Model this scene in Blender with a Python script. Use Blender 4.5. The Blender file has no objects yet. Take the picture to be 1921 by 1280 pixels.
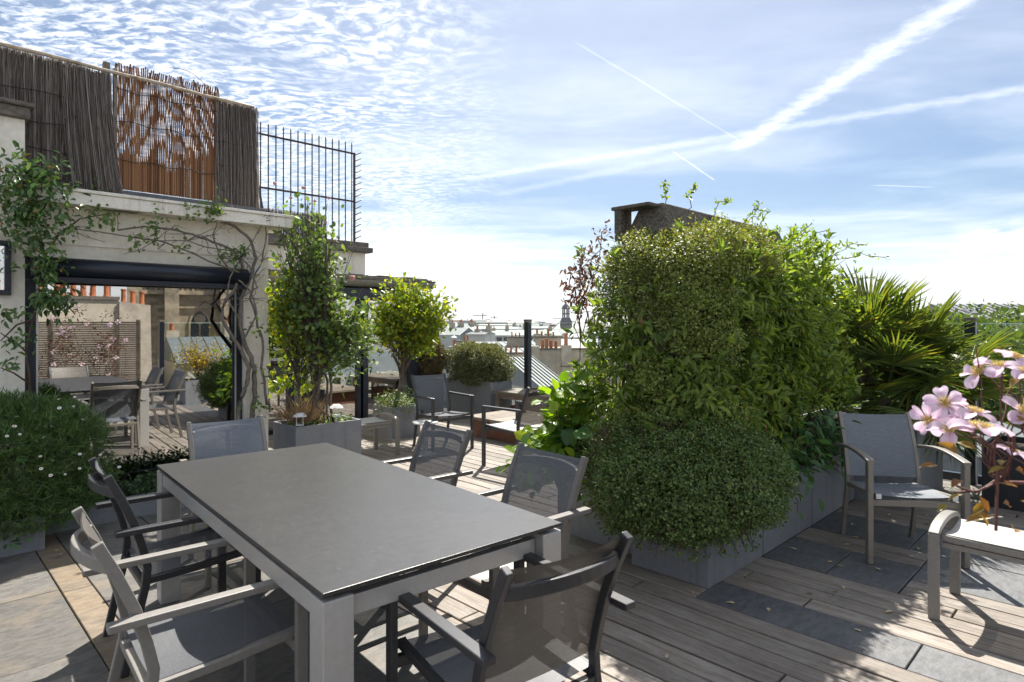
import bpy, math, random
import numpy as np
from mathutils import Vector, Matrix

random.seed(7); rng = np.random.default_rng(11)
SC = bpy.context.scene
COL = SC.collection
R = math.radians

# ------------------------------------------------------------------ camera
CAM_H = 1.55
cam = bpy.data.cameras.new("camera"); cam.lens = 21.9; cam.sensor_width = 36
cam.shift_y = -0.0182; cam.clip_end = 9000; cam.clip_start = 0.05
cam.dof.use_dof = True; cam.dof.focus_distance = 4.2; cam.dof.aperture_fstop = 6.3
camo = bpy.data.objects.new("camera", cam); COL.objects.link(camo)
camo.location = (0, 0, CAM_H); camo.rotation_euler = (R(90), 0, 0)
SC.camera = camo

# ------------------------------------------------------------------ light
SUN_AZ, SUN_EL = 9.0, 52.0                      # degrees right of +Y, degrees up
sd = Vector((math.sin(R(SUN_AZ))*math.cos(R(SUN_EL)), math.cos(R(SUN_AZ))*math.cos(R(SUN_EL)), math.sin(R(SUN_EL))))
sun = bpy.data.lights.new("sun", 'SUN'); sun.energy = 2.0; sun.angle = R(0.55); sun.color = (1.0, 0.94, 0.85)
suno = bpy.data.objects.new("sun", sun); COL.objects.link(suno)
suno.rotation_euler = (-sd).to_track_quat('-Z', 'Y').to_euler(); suno.location = sd*60

SC.view_settings.view_transform = 'Standard'; SC.view_settings.look = 'None'
SC.view_settings.exposure = 2.42; SC.view_settings.gamma = 1.0
SC.view_settings.use_curve_mapping = False
SC.cycles.use_denoising = True
SC.cycles.max_bounces = 14; SC.cycles.transparent_max_bounces = 24
SC.cycles.diffuse_bounces = 9; SC.cycles.transmission_bounces = 6; SC.cycles.glossy_bounces = 4
SC.cycles.caustics_reflective = False; SC.cycles.caustics_refractive = False
SC.cycles.sample_clamp_indirect = 10

class NT:
    """tiny helper to wire node trees"""
    def __init__(s, nt): s.nt = nt; s.N = nt.nodes; s.L = nt.links
    def n(s, t, **kw):
        x = s.N.new(t)
        for k, v in kw.items(): setattr(x, k, v)
        return x
    def put(s, sock, v):
        if isinstance(v, bpy.types.NodeSocket): s.L.new(v, sock)
        else: sock.default_value = v
    def m(s, op, a, b=0.0, c=0.0, clamp=False):
        x = s.n('ShaderNodeMath', operation=op); x.use_clamp = clamp
        s.put(x.inputs[0], a); s.put(x.inputs[1], b); s.put(x.inputs[2], c)
        return x.outputs[0]
    def mix(s, f, a, b, blend='MIX'):
        x = s.n('ShaderNodeMix', data_type='RGBA', blend_type=blend)
        s.put(x.inputs[0], f); s.put(x.inputs[6], a); s.put(x.inputs[7], b)
        return x.outputs[2]
    def noise(s, vec, scale, detail=4.0, rough=0.55, dist=0.0, dim='3D'):
        x = s.n('ShaderNodeTexNoise', noise_dimensions=dim)
        if vec is not None: s.L.new(vec, x.inputs['Vector'])
        x.inputs['Scale'].default_value = scale; x.inputs['Detail'].default_value = detail
        x.inputs['Roughness'].default_value = rough; x.inputs['Distortion'].default_value = dist
        return x.outputs[0]
    def ss(s, v, lo, hi):
        x = s.n('ShaderNodeMapRange', interpolation_type='SMOOTHSTEP')
        s.put(x.inputs[0], v); x.inputs[1].default_value = lo; x.inputs[2].default_value = hi
        x.inputs[3].default_value = 0.0; x.inputs[4].default_value = 1.0
        return x.outputs[0]
    def ramp(s, f, stops):
        x = s.n('ShaderNodeValToRGB'); e = x.color_ramp.elements
        while len(e) < len(stops): e.new(0.5)
        for i, (p, c) in enumerate(stops):
            e[i].position = p; e[i].color = (*c, 1)
        s.put(x.inputs[0], f); return x.outputs[0]
    def map(s, vec, scale=(1,1,1), rot=(0,0,0), loc=(0,0,0)):
        x = s.n('ShaderNodeMapping'); s.L.new(vec, x.inputs[0])
        x.inputs[1].default_value = loc; x.inputs[2].default_value = rot; x.inputs[3].default_value = scale
        return x.outputs[0]
    def comb(s, x_, y_, z_=0.0):
        x = s.n('ShaderNodeCombineXYZ'); s.put(x.inputs[0], x_); s.put(x.inputs[1], y_); s.put(x.inputs[2], z_)
        return x.outputs[0]

# ------------------------------------------------------------------ sky
world = bpy.data.worlds.new("World"); SC.world = world; world.use_nodes = True
w = NT(world.node_tree); w.N.clear()
wout = w.n('ShaderNodeOutputWorld'); bg = w.n('ShaderNodeBackground'); bg.inputs[1].default_value = 0.122
w.L.new(bg.outputs[0], wout.inputs[0])
sky = w.n('ShaderNodeTexSky', sky_type='NISHITA'); sky.sun_disc = False
sky.sun_elevation = R(SUN_EL); sky.sun_rotation = R(SUN_AZ)
sky.altitude = 60; sky.air_density = 1.0; sky.dust_density = 0.6; sky.ozone_density = 1.6
tc = w.n('ShaderNodeTexCoord'); sp = w.n('ShaderNodeSeparateXYZ'); w.L.new(tc.outputs['Generated'], sp.inputs[0])
dx, dy, dz = sp.outputs
zc = w.m('MAXIMUM', dz, 0.015)
# the cloud decks lie on flat layers overhead: project the view direction on them
qx = w.m('DIVIDE', dx, zc); qy = w.m('DIVIDE', dy, zc); q = w.comb(qx, qy)
wob = w.n('ShaderNodeTexNoise'); w.L.new(q, wob.inputs[0]); wob.inputs['Scale'].default_value = 0.9; wob.inputs['Detail'].default_value = 3
va = w.n('ShaderNodeVectorMath', operation='MULTIPLY_ADD'); w.L.new(wob.outputs[1], va.inputs[0])
va.inputs[1].default_value = (0.5, 0.5, 0); w.L.new(q, va.inputs[2]); qd = va.outputs[0]
left = w.m('MAXIMUM', w.ss(dx, 0.06, -0.30), w.ss(dy, 0.55, 0.15))
# rows of small altocumulus at left; unseen cover overhead and behind added for fill
rip = w.noise(w.map(qd, (1.0, 1.5, 1), (0, 0, R(33))), 13.0, 7, 0.64, 0.45)
big = w.noise(qd, 0.8, 3, 0.5)
alto = w.m('MULTIPLY', w.ss(rip, 0.40, 0.66), w.ss(big, 0.30, 0.52))
alto = w.m('MULTIPLY', w.m('MULTIPLY', alto, left), 0.74)
# thin streaked veil everywhere
veil = w.noise(w.map(qd, (0.55, 1.15, 1), (0, 0, R(-25))), 0.75, 5, 0.55, 0.5)
veil = w.m('ADD', 0.04, w.m('MULTIPLY', w.ss(veil, 0.36, 0.86), 0.34))
# thin cirrus scatters forward: the veil brightens towards the sun
sdot = w.n('ShaderNodeVectorMath', operation='DOT_PRODUCT'); w.L.new(tc.outputs['Generated'], sdot.inputs[0]); sdot.inputs[1].default_value = tuple(sd)
veil = w.m('ADD', veil, w.m('MULTIPLY', w.ss(sdot.outputs['Value'], 0.66, 0.99), 0.22), clamp=True)
# heavier broken layer low over the horizon
low = w.noise(w.map(tc.outputs['Generated'], (2.2, 2.2, 16.0)), 2.6, 6, 0.58, 0.3)
lowm = w.m('MULTIPLY', w.ss(dz, 0.20, 0.02), w.ss(low, 0.36, 0.60))
lowm = w.m('MULTIPLY', lowm, w.m('ADD', 0.25, w.m('MULTIPLY', w.ss(dx, 0.16, 0.02), 0.72)))
murk = w.m('MULTIPLY', w.ss(dz, 0.17, -0.01), 0.62)                      # pale summer murk over the horizon, all round
# bank of cumulus to the right
cu = w.noise(w.map(tc.outputs['Generated'], (3.2, 3.2, 7.0), (0, 0, 0), (0.35, 0.1, 0.0)), 2.2, 7, 0.55, 0.2)
cum = w.m('MULTIPLY', w.m('MULTIPLY', w.ss(dz, 0.135, 0.105), w.ss(dz, 0.02, 0.06)), w.m('MULTIPLY', w.ss(dx, 0.565, 0.61), w.ss(cu, 0.44, 0.54)))
def trail(A, B, wd, amp, soft=0.25, nscale=7.0, fade=0.12):
    d = Vector(B) - Vector(A); Ln = d.length; d /= Ln
    ax = w.m('SUBTRACT', qx, A[0]); ay = w.m('SUBTRACT', qy, A[1])
    t = w.m('DIVIDE', w.m('ADD', w.m('MULTIPLY', ax, d.x), w.m('MULTIPLY', ay, d.y)), Ln)
    s_ = w.m('SUBTRACT', w.m('MULTIPLY', ax, d.y), w.m('MULTIPLY', ay, d.x))
    s_ = w.m('ADD', s_, w.m('MULTIPLY', w.m('SUBTRACT', w.noise(q, nscale, 4, 0.6), 0.5), wd*1.6))
    core = w.ss(w.m('ABSOLUTE', s_), wd, wd*soft)
    ends = w.m('MULTIPLY', w.ss(t, -fade, 0.02), w.ss(t, 1+fade, 0.98))
    puffs = w.m('ADD', 0.55, w.m('MULTIPLY', w.noise(q, nscale*2.2, 3, 0.6), 0.8))
    up = w.m('GREATER_THAN', dz, 0.02)
    return w.m('MULTIPLY', w.m('MULTIPLY', w.m('MULTIPLY', core, ends), w.m('MULTIPLY', puffs, amp)), up)
trails = [trail((1.42, 1.45), (1.300, 3.46), 0.095, 0.38, 0.0, 14),
          trail((2.60, 2.40), (-0.22, 4.28), 0.10, 0.22, 0.0, 12),
          trail((1.30, 3.47), (-0.05, 4.82), 0.13, 0.13, 0.0, 8),
          trail((0.25, 2.25), (1.28, 3.46), 0.009, 0.16, 0.2, 3, 0.05),
          trail((0.95, 3.66), (1.41, 4.36), 0.012, 0.3, 0.2, 3, 0.05),
          trail((2.7, 4.55), (3.05, 4.6), 0.012, 0.5, 0.2, 3, 0.3)]
cl = alto
for x in [veil, lowm, murk, cum] + trails:      # screen-combine the layers
    cl = w.m('SUBTRACT', 1.0, w.m('MULTIPLY', w.m('SUBTRACT', 1.0, cl, clamp=True), w.m('SUBTRACT', 1.0, x, clamp=True)), clamp=True)
shade = w.m('MULTIPLY', w.m('ADD', 0.86, w.m('MULTIPLY', w.noise(qd, 5.0, 4), 0.28)), w.m('SUBTRACT', 1.0, w.m('MULTIPLY', w.ss(dz, 0.16, 0.0), 0.34)))
ccol = w.n('ShaderNodeVectorMath', operation='SCALE'); ccol.inputs[0].default_value = (2.75, 2.77, 2.8); w.L.new(shade, ccol.inputs['Scale'])
skyc = w.mix(1.0, sky.outputs[0], (0.124, 0.141, 0.157, 1), 'MULTIPLY')
w.L.new(w.mix(cl, skyc, ccol.outputs[0]), bg.inputs[0])

# ------------------------------------------------------------------ helpers
FP = 1169.0
U = Vector((0.7104, 0.7038, 0)); V = Vector((-0.7038, 0.7104, 0)); TH = math.atan2(U.y, U.x)
def Wd(a, b, z=0.0): return U*a + V*b + Vector((0, 0, z))

def thing(name, label, cat, loc=(0, 0, 0), rotz=0.0, group=None):
    o = bpy.data.objects.new(name, None); COL.objects.link(o)
    o.location = loc; o.rotation_euler = (0, 0, rotz); o.empty_display_size = 0.1
    tag(o, label, cat, group); return o
def tag(o, label, cat, group=None, kind=None):
    if label: o["label"] = label
    if cat: o["category"] = cat
    if group: o["group"] = group
    if kind: o["kind"] = kind
    return o
def structure(o, label=None):
    o["kind"] = "structure"
    if label: o["label"] = label
    return o

class MB:
    def __init__(s): s.v = []; s.f = []
    def add(s, vs, fs):
        k = len(s.v); s.v += [tuple(x) for x in vs]; s.f += [tuple(i+k for i in f) for f in fs]; return s
    def box(s, x0, x1, y0, y1, z0, z1):
        return s.add([(x0,y0,z0),(x1,y0,z0),(x1,y1,z0),(x0,y1,z0),(x0,y0,z1),(x1,y0,z1),(x1,y1,z1),(x0,y1,z1)],
              [(3,2,1,0),(4,5,6,7),(0,1,5,4),(1,2,6,5),(2,3,7,6),(3,0,4,7)])
    def beam(s, p, q, w_, h_, up=(0, 0, 1)):
        """square tube from p to q; w_ across, h_ along up"""
        p = Vector(p); q = Vector(q); d = (q-p).normalized(); up = Vector(up)
        x = d.cross(up)
        if x.length < 1e-4: x = d.cross(Vector((0, 1, 0)))
        x.normalize(); y = x.cross(d)
        c = []
        for e in (p, q):
            c += [e - x*w_/2 - y*h_/2, e + x*w_/2 - y*h_/2, e + x*w_/2 + y*h_/2, e - x*w_/2 + y*h_/2]
        return s.add(c, [(0,1,2,3),(7,6,5,4),(0,4,5,1),(1,5,6,2),(2,6,7,3),(3,7,4,0)])
    def path(s, pts, w_, h_, up=(0, 0, 1)):
        """square tube along a polyline"""
        pts = [Vector(p) for p in pts]; up = Vector(up); rings = []
        for i, p in enumerate(pts):
            d = (pts[min(i+1, len(pts)-1)] - pts[max(i-1, 0)]).normalized()
            x = d.cross(up)
            if x.length < 1e-4: x = d.cross(Vector((0, 1, 0)))
            x.normalize(); y = x.cross(d)
            rings.append([p - x*w_/2 - y*h_/2, p + x*w_/2 - y*h_/2, p + x*w_/2 + y*h_/2, p - x*w_/2 + y*h_/2])
        vs = [c for r in rings for c in r]; fs = [(0,1,2,3)]; n = len(rings)
        for i in range(n-1):
            for k in range(4): fs.append((i*4+k, (i+1)*4+k, (i+1)*4+(k+1)%4, i*4+(k+1)%4))
        e = (n-1)*4; fs.append((e+3, e+2, e+1, e)); return s.add(vs, fs)
    def tube(s, pts, r, n=6, cap=True):
        pts = [Vector(p) for p in pts]
        rr = r if isinstance(r, (list, tuple)) else [r]*len(pts)
        ref = Vector((0.31, 0.17, 0.93)); vs = []; fs = []
        for i, p in enumerate(pts):
            d = (pts[min(i+1, len(pts)-1)] - pts[max(i-1, 0)])
            if d.length < 1e-7: d = Vector((0, 0, 1))
            d.normalize(); x = d.cross(ref)
            if x.length < 0.05: x = d.cross(Vector((1, 0, 0)))
            x.normalize(); y = d.cross(x)
            for k in range(n):
                a = 2*math.pi*k/n; vs.append(p + (x*math.cos(a) + y*math.sin(a))*rr[i])
        for i in range(len(pts)-1):
            for k in range(n): fs.append((i*n+k, i*n+(k+1)%n, (i+1)*n+(k+1)%n, (i+1)*n+k))
        if cap:
            fs.append(tuple(reversed(range(n)))); fs.append(tuple(range((len(pts)-1)*n, len(pts)*n)))
        return s.add(vs, fs)
    def lathe(s, prof, c=(0, 0, 0), n=16):
        vs = []; fs = []
        for r, z in prof:
            for k in range(n):
                a = 2*math.pi*k/n; vs.append((c[0]+r*math.cos(a), c[1]+r*math.sin(a), c[2]+z))
        for i in range(len(prof)-1):
            for k in range(n): fs.append((i*n+k, i*n+(k+1)%n, (i+1)*n+(k+1)%n, (i+1)*n+k))
        fs.append(tuple(reversed(range(n)))); fs.append(tuple(range((len(prof)-1)*n, len(prof)*n)))
        return s.add(vs, fs)
    def grid(s, fn, nu, nv):
        vs = [fn(i/nu, j/nv) for j in range(nv+1) for i in range(nu+1)]
        fs = [(j*(nu+1)+i, j*(nu+1)+i+1, (j+1)*(nu+1)+i+1, (j+1)*(nu+1)+i) for j in range(nv) for i in range(nu)]
        return s.add(vs, fs)
    def mesh(s, name, mat, smooth=False):
        me = bpy.data.meshes.new(name); me.from_pydata(s.v, [], s.f); me.update()
        if smooth:
            me.polygons.foreach_set('use_smooth', [True]*len(me.polygons))
        if mat: me.materials.append(mat)
        return me
    def build(s, name, mat, parent=None, bevel=0.0, smooth=False, kind=None):
        o = bpy.data.objects.new(name, s.mesh(name, mat, smooth)); COL.objects.link(o)
        if parent: o.parent = parent
        if bevel:
            b = o.modifiers.new('bevel', 'BEVEL'); b.width = bevel; b.segments = 2; b.limit_method = 'ANGLE'
        if kind: o["kind"] = kind
        return o
def place(me, name, parent, mat4=None, loc=None):
    o = bpy.data.objects.new(name, me); COL.objects.link(o)
    if parent: o.parent = parent
    if mat4 is not None: o.matrix_local = mat4
    if loc is not None: o.location = loc
    return o
def copy_tree(o, parent=None):
    c = o.copy(); COL.objects.link(c); c.parent = parent
    for ch in o.children: copy_tree(ch, c)
    return c

# ------------------------------------------------------------------ materials
def newmat(name):
    m = bpy.data.materials.new(name); m.use_nodes = True
    t = NT(m.node_tree); b = t.N['Principled BSDF']
    return m, t, b
def ocoord(t, scale=(1, 1, 1), rnd=True):
    c = t.n('ShaderNodeTexCoord').outputs['Object']
    v = c
    if rnd:
        oi = t.n('ShaderNodeObjectInfo').outputs['Random']
        x = t.n('ShaderNodeVectorMath', operation='MULTIPLY_ADD'); t.L.new(t.comb(oi, oi, oi), x.inputs[0])
        x.inputs[1].default_value = (37.0, 53.0, 19.0); t.L.new(c, x.inputs[2]); v = x.outputs[0]
    return t.map(v, scale)
def bump(t, b, h, dist=0.003, st=0.5):
    x = t.n('ShaderNodeBump'); x.inputs['Strength'].default_value = st; x.inputs['Distance'].default_value = dist
    t.L.new(h, x.inputs['Height']); t.L.new(x.outputs[0], b.inputs['Normal'])
def plain(name, col, rough=0.5, metal=0.0, var=0.0, scale=20.0, bmp=0.0, dirt=None, dscale=3.0, damt=0.5):
    m, t, b = newmat(name); b.inputs['Roughness'].default_value = rough; b.inputs['Metallic'].default_value = metal
    v = ocoord(t); n1 = t.noise(v, scale, 5, 0.6)
    c = t.mix(t.m('MULTIPLY', t.ss(n1, 0.3, 0.75), 1.0), (*[x*(1-var) for x in col], 1), (*[min(1, x*(1+var)) for x in col], 1))
    if dirt:
        c = t.mix(t.m('MULTIPLY', t.ss(t.noise(v, dscale, 6, 0.65), 0.47, 0.72), damt), c, (*dirt, 1))
    t.L.new(c, b.inputs['Base Color'])
    if bmp: bump(t, b, n1, bmp)
    return m

def wood_mat(name, c0, c1, c2, rough=0.75):
    """grain along local Y"""
    m, t, b = newmat(name); v = ocoord(t)
    grain = t.noise(t.map(v, (60, 2.2, 20)), 1.0, 5, 0.65, 0.6)
    worn = t.noise(t.map(v, (7, 2.0, 5)), 2.2, 7, 0.72, 0.4)
    oi = t.n('ShaderNodeObjectInfo').outputs['Random']
    c = t.mix(t.ss(grain, 0.3, 0.72), (*c0, 1), (*c1, 1))
    c = t.mix(t.m('MULTIPLY', t.ss(worn, 0.42, 0.7), 0.65), c, (*c2, 1))
    k = t.n('ShaderNodeHueSaturation'); t.put(k.inputs['Value'], t.m('ADD', 0.78, t.m('MULTIPLY', oi, 0.44))); k.inputs['Saturation'].default_value = 1.0
    t.L.new(c, k.inputs['Color']); t.L.new(k.outputs[0], b.inputs['Base Color'])
    spk = t.noise(t.map(v, (1, 0.45, 1)), 85, 3, 0.7)
    c3 = t.mix(t.m('MULTIPLY', t.ss(spk, 0.60, 0.72), 0.5), k.outputs[0], (0.07, 0.06, 0.05, 1))
    gp = t.n('ShaderNodeNewGeometry').outputs['Position']; dirt = t.noise(gp, 1.7, 7, 0.7, 0.6)
    c3 = t.mix(t.m('MULTIPLY', t.ss(dirt, 0.50, 0.68), 0.5), c3, (0.10, 0.088, 0.075, 1))
    c3 = t.mix(t.m('MULTIPLY', t.ss(spk, 0.36, 0.27), 0.45), c3, (0.46, 0.44, 0.41, 1)); t.L.new(c3, b.inputs['Base Color'])
    b.inputs['Roughness'].default_value = rough; bump(t, b, grain, 0.003, 0.6); return m
def slate_mat(name, base, ochre, amt):
    m, t, b = newmat(name); v = ocoord(t)
    n1 = t.noise(v, 3.5, 7, 0.65, 0.5); n2 = t.noise(t.map(v, (1, 2.2, 1)), 14, 6, 0.7); n3 = t.noise(v, 90, 3, 0.6)
    oi = t.n('ShaderNodeObjectInfo').outputs['Random']
    c = t.mix(t.ss(n2, 0.3, 0.7), (*[x*0.7 for x in base], 1), (*[x*1.3 for x in base], 1))
    c = t.mix(t.m('MULTIPLY', t.ss(n1, 0.44, 0.68), amt), c, (*ochre, 1))
    c = t.mix(t.m('MULTIPLY', t.ss(n3, 0.58, 0.75), 0.25), c, (0.30, 0.29, 0.27, 1))
    k = t.n('ShaderNodeHueSaturation'); t.put(k.inputs['Value'], t.m('ADD', 0.8, t.m('MULTIPLY', oi, 0.4)))
    t.L.new(c, k.inputs['Color']); t.L.new(k.outputs[0], b.inputs['Base Color'])
    b.inputs['Roughness'].default_value = 0.55
    h = t.m('ADD', t.m('MULTIPLY', n1, 1.0), t.m('MULTIPLY', n2, 0.5)); bump(t, b, h, 0.008, 0.55); return m

M = {}
M['board'] = wood_mat('deck wood', (0.145, 0.121, 0.100), (0.275, 0.238, 0.202), (0.30, 0.285, 0.265))
M['oldwood'] = wood_mat('bench wood', (0.13, 0.10, 0.075), (0.27, 0.22, 0.17), (0.25, 0.23, 0.21))
M['redwood'] = plain('red brown crate wood', (0.14, 0.06, 0.035), 0.7, 0, 0.3, 30, 0.002)
M['slate'] = slate_mat('grey slate', (0.118, 0.113, 0.106), (0.22, 0.18, 0.128), 0.55)
M['slate_dark'] = slate_mat('dark slate', (0.095, 0.10, 0.107), (0.19, 0.18, 0.165), 0.3)
M['slate_ochre'] = slate_mat('ochre slate', (0.21, 0.168, 0.122), (0.28, 0.205, 0.122), 0.7)
M['gap'] = plain('dark joint', (0.02, 0.02, 0.02), 0.9)
def streaky(name, col, stain, pale, rough, amt, sc=1.0):
    m, t, b = newmat(name); v = ocoord(t); b.inputs['Roughness'].default_value = rough
    n1 = t.noise(v, 40*sc, 4, 0.6); run = t.noise(t.map(v, (9*sc, 9*sc, 0.9*sc)), 1.0, 6, 0.65, 0.3); blot = t.noise(v, 2.3*sc, 7, 0.68, 0.4); spk = t.noise(v, 140*sc, 2, 0.6)
    c = t.mix(t.ss(n1, 0.3, 0.7), (*[x*0.93 for x in col], 1), (*[x*1.06 for x in col], 1))
    c = t.mix(t.m('MULTIPLY', t.ss(run, 0.50, 0.70), amt), c, (*stain, 1)); c = t.mix(t.m('MULTIPLY', t.ss(blot, 0.52, 0.70), amt), c, (*pale, 1))
    c = t.mix(t.m('MULTIPLY', t.ss(spk, 0.66, 0.74), amt), c, (*stain, 1)); t.L.new(c, b.inputs['Base Color']); bump(t, b, n1, 0.0012); return m
M['planter'] = streaky('grey fibre cement', (0.20, 0.212, 0.235), (0.125, 0.13, 0.14), (0.30, 0.30, 0.295), 0.65, 0.5)
M['planter_black'] = plain('black planter', (0.02, 0.022, 0.027), 0.5, 0, 0.2)
M['soil'] = plain('soil', (0.035, 0.025, 0.018), 0.95, 0, 0.5, 40, 0.02)
M['wall'] = streaky('cream render', (0.84, 0.79, 0.69), (0.62, 0.56, 0.46), (0.76, 0.70, 0.60), 0.85, 0.5, 0.6)
M['trim'] = streaky('off white painted trim', (0.83, 0.79, 0.71), (0.40, 0.36, 0.30), (0.62, 0.57, 0.50), 0.6, 0.6)
M['zincdark'] = plain('dark zinc flashing', (0.11, 0.115, 0.125), 0.5, 0.2, 0.25, 8, 0.001)
M['navy'] = plain('dark navy aluminium', (0.022, 0.027, 0.042), 0.32, 0.3, 0.1)
M['navy2'] = plain('dark navy awning cloth', (0.030, 0.036, 0.052), 0.6, 0.0, 0.15)
M['silver'] = plain('silver track', (0.55, 0.55, 0.56), 0.35, 0.7)
M['coping'] = plain('weathered concrete coping', (0.16, 0.14, 0.12), 0.9, 0, 0.35, 24, 0.006, (0.06, 0.055, 0.045), 5, 0.7)
M['concrete'] = plain('dark rough concrete', (0.125, 0.108, 0.088), 0.95, 0, 0.55, 55, 0.012, (0.04, 0.036, 0.03), 6, 0.8)
M['iron'] = plain('rusty brown iron', (0.065, 0.045, 0.038), 0.7, 0.2, 0.4, 40, 0.001)
M['pole'] = plain('peeling painted pole', (0.50, 0.43, 0.33), 0.7, 0, 0.2, 20, 0.002, (0.20, 0.09, 0.04), 14, 0.8)
M['white'] = plain('white plastic', (0.75, 0.75, 0.74), 0.4, 0, 0.04)
M['dark_frame'] = plain('charcoal powder coat', (0.047, 0.048, 0.052), 0.38, 0.25, 0.12, 60)
M['taupe_frame'] = plain('taupe powder coat', (0.235, 0.215, 0.19), 0.42, 0.15, 0.08, 60)
M['grey_frame'] = plain('warm grey powder coat', (0.15, 0.142, 0.135), 0.4, 0.2, 0.1, 60)
M['pale_frame'] = plain('sand powder coat', (0.225, 0.214, 0.198), 0.45, 0.1, 0.08, 60)
M['alu'] = plain('brushed silver aluminium', (0.44, 0.435, 0.425), 0.38, 0.25, 0.05, 40, 0, (0.36, 0.35, 0.33), 5, 0.35)
def table_mat():
    m, t, b = newmat('grey ceramic top'); v = ocoord(t, rnd=False)
    n1 = t.noise(v, 2.2, 6, 0.6); n2 = t.noise(t.map(v, (1, 6, 1), (0, 0, 0.6)), 25, 5, 0.7, 1.0); n3 = t.noise(v, 260, 2, 0.5)
    c = t.mix(t.ss(n1, 0.3, 0.7), (0.033, 0.0332, 0.034, 1), (0.039, 0.039, 0.0395, 1))
    c = t.mix(t.m('MULTIPLY', t.ss(n2, 0.62, 0.74), 0.35), c, (0.22, 0.21, 0.20, 1))
    c = t.mix(t.m('MULTIPLY', t.ss(n3, 0.62, 0.78), 0.4), c, (0.22, 0.215, 0.205, 1))
    scr = t.noise(t.map(v, (2.5, 70, 1), (0, 0, 0.5)), 3.0, 3, 0.5); scr2 = t.noise(t.map(v, (60, 3, 1), (0, 0, -0.3)), 2.6, 3, 0.5); dust = t.noise(v, 34, 3, 0.65)
    c = t.mix(t.m('MULTIPLY', t.m('MAXIMUM', t.ss(scr, 0.66, 0.72), t.ss(scr2, 0.68, 0.74)), 0.4), c, (0.12, 0.117, 0.113, 1))
    c = t.mix(t.m('MULTIPLY', t.ss(dust, 0.66, 0.76), 0.5), c, (0.15, 0.145, 0.138, 1))
    t.L.new(c, b.inputs['Base Color'])
    t.L.new(t.m('ADD', 0.31, t.m('MULTIPLY', t.noise(v, 30, 5), 0.09)), b.inputs['Roughness'])
    b.inputs['Specular IOR Level'].default_value = 0.42; bump(t, b, n3, 0.0006, 0.4); return m
M['table'] = table_mat()
def sling_mat(name, col, holes=0.3):
    m, t, b = newmat(name); out = t.N['Material Output']
    c = t.n('ShaderNodeTexCoord').outputs['UV']; s_ = t.n('ShaderNodeSeparateXYZ')
    o = t.n('ShaderNodeTexCoord').outputs['Object']; t.L.new(o, s_.inputs[0])
    wx = t.m('SINE', t.m('MULTIPLY', s_.outputs[0], 1500.0)); wz = t.m('SINE', t.m('MULTIPLY', t.m('ADD', s_.outputs[1], s_.outputs[2]), 1500.0))
    wv = t.m('MULTIPLY', wx, wz)
    n1 = t.noise(t.map(o, (4, 90, 90)), 3, 3, 0.6)
    cc = t.mix(t.ss(n1, 0.3, 0.7), (*[x*0.85 for x in col], 1), (*[x*1.2 for x in col], 1))
    t.L.new(cc, b.inputs['Base Color']); b.inputs['Roughness'].default_value = 0.5
    tr = t.n('ShaderNodeBsdfTransparent'); mx = t.n('ShaderNodeMixShader')
    hole = t.m('MULTIPLY', t.ss(wv, 0.2, 0.65), holes*2.2, clamp=True)
    t.L.new(hole, mx.inputs[0]); t.L.new(b.outputs[0], mx.inputs[1]); t.L.new(tr.outputs[0], mx.inputs[2])
    t.L.new(mx.outputs[0], out.inputs[0]); return m
M['sling'] = sling_mat('charcoal mesh sling', (0.092, 0.098, 0.108), 0.22)
M['sling_brown'] = sling_mat('brown grey mesh sling', (0.115, 0.105, 0.094), 0.24)
M['sling_skylit'] = sling_mat('sky tinted mesh sling', (0.155, 0.175, 0.205), 0.16)  # grey mesh with the blue of sky light put into its colour
M['sling_pale'] = sling_mat('pale grey mesh sling', (0.42, 0.41, 0.39), 0.12)
def glass_mat(name, tint, fac, rough=0.0):
    m, t, b = newmat(name); out = t.N['Material Output']; t.N.remove(b)
    tr = t.n('ShaderNodeBsdfTransparent'); tr.inputs[0].default_value = (*tint, 1)
    gl = t.n('ShaderNodeBsdfGlossy'); gl.inputs['Roughness'].default_value = rough; gl.inputs[0].default_value = (0.95, 0.95, 0.93, 1)
    mx = t.n('ShaderNodeMixShader')
    lw = t.n('ShaderNodeLayerWeight'); lw.inputs[0].default_value = 0.5
    fr = t.m('ADD', 0.03, t.m('MULTIPLY', t.m('POWER', lw.outputs['Facing'], 5.0), 0.97))       # Schlick, the same from both sides
    t.L.new(t.m('ADD', fac, t.m('MULTIPLY', fr, 1.0-fac), clamp=True), mx.inputs[0])
    t.L.new(tr.outputs[0], mx.inputs[1]); t.L.new(gl.outputs[0], mx.inputs[2]); t.L.new(mx.outputs[0], out.inputs[0]); return m
M['pane'] = glass_mat('reflective solar glazing', (0.5, 0.5, 0.5), 0.55)
M['clear'] = glass_mat('clear balustrade glass', (0.955, 0.985, 0.975), 0.0)
M['edge_glass'] = plain('glass edge', (0.55, 0.68, 0.64), 0.15)
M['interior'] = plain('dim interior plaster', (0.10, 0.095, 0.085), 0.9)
# ------------------------------------------------------------------ ground and terrace
def shift(mb, a0, b0, z0=0.0):
    mb.v = [(x-a0, y-b0, z-z0) for x, y, z in mb.v]; return mb
def dthing(name, label, cat, a0, b0, z0=0.0, group=None):
    """a thing whose parts are drawn in deck coordinates (a along U, b along V)"""
    o = thing(name, label, cat, Wd(a0, b0, z0), TH, group); o_off[o.name] = (a0, b0, z0); return o
o_off = {}
def dpart(mb, name, mat, root, **kw):
    a0, b0, z0 = o_off[root.name]; return shift(mb, a0, b0, z0).build(name, mat, root, **kw)

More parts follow.
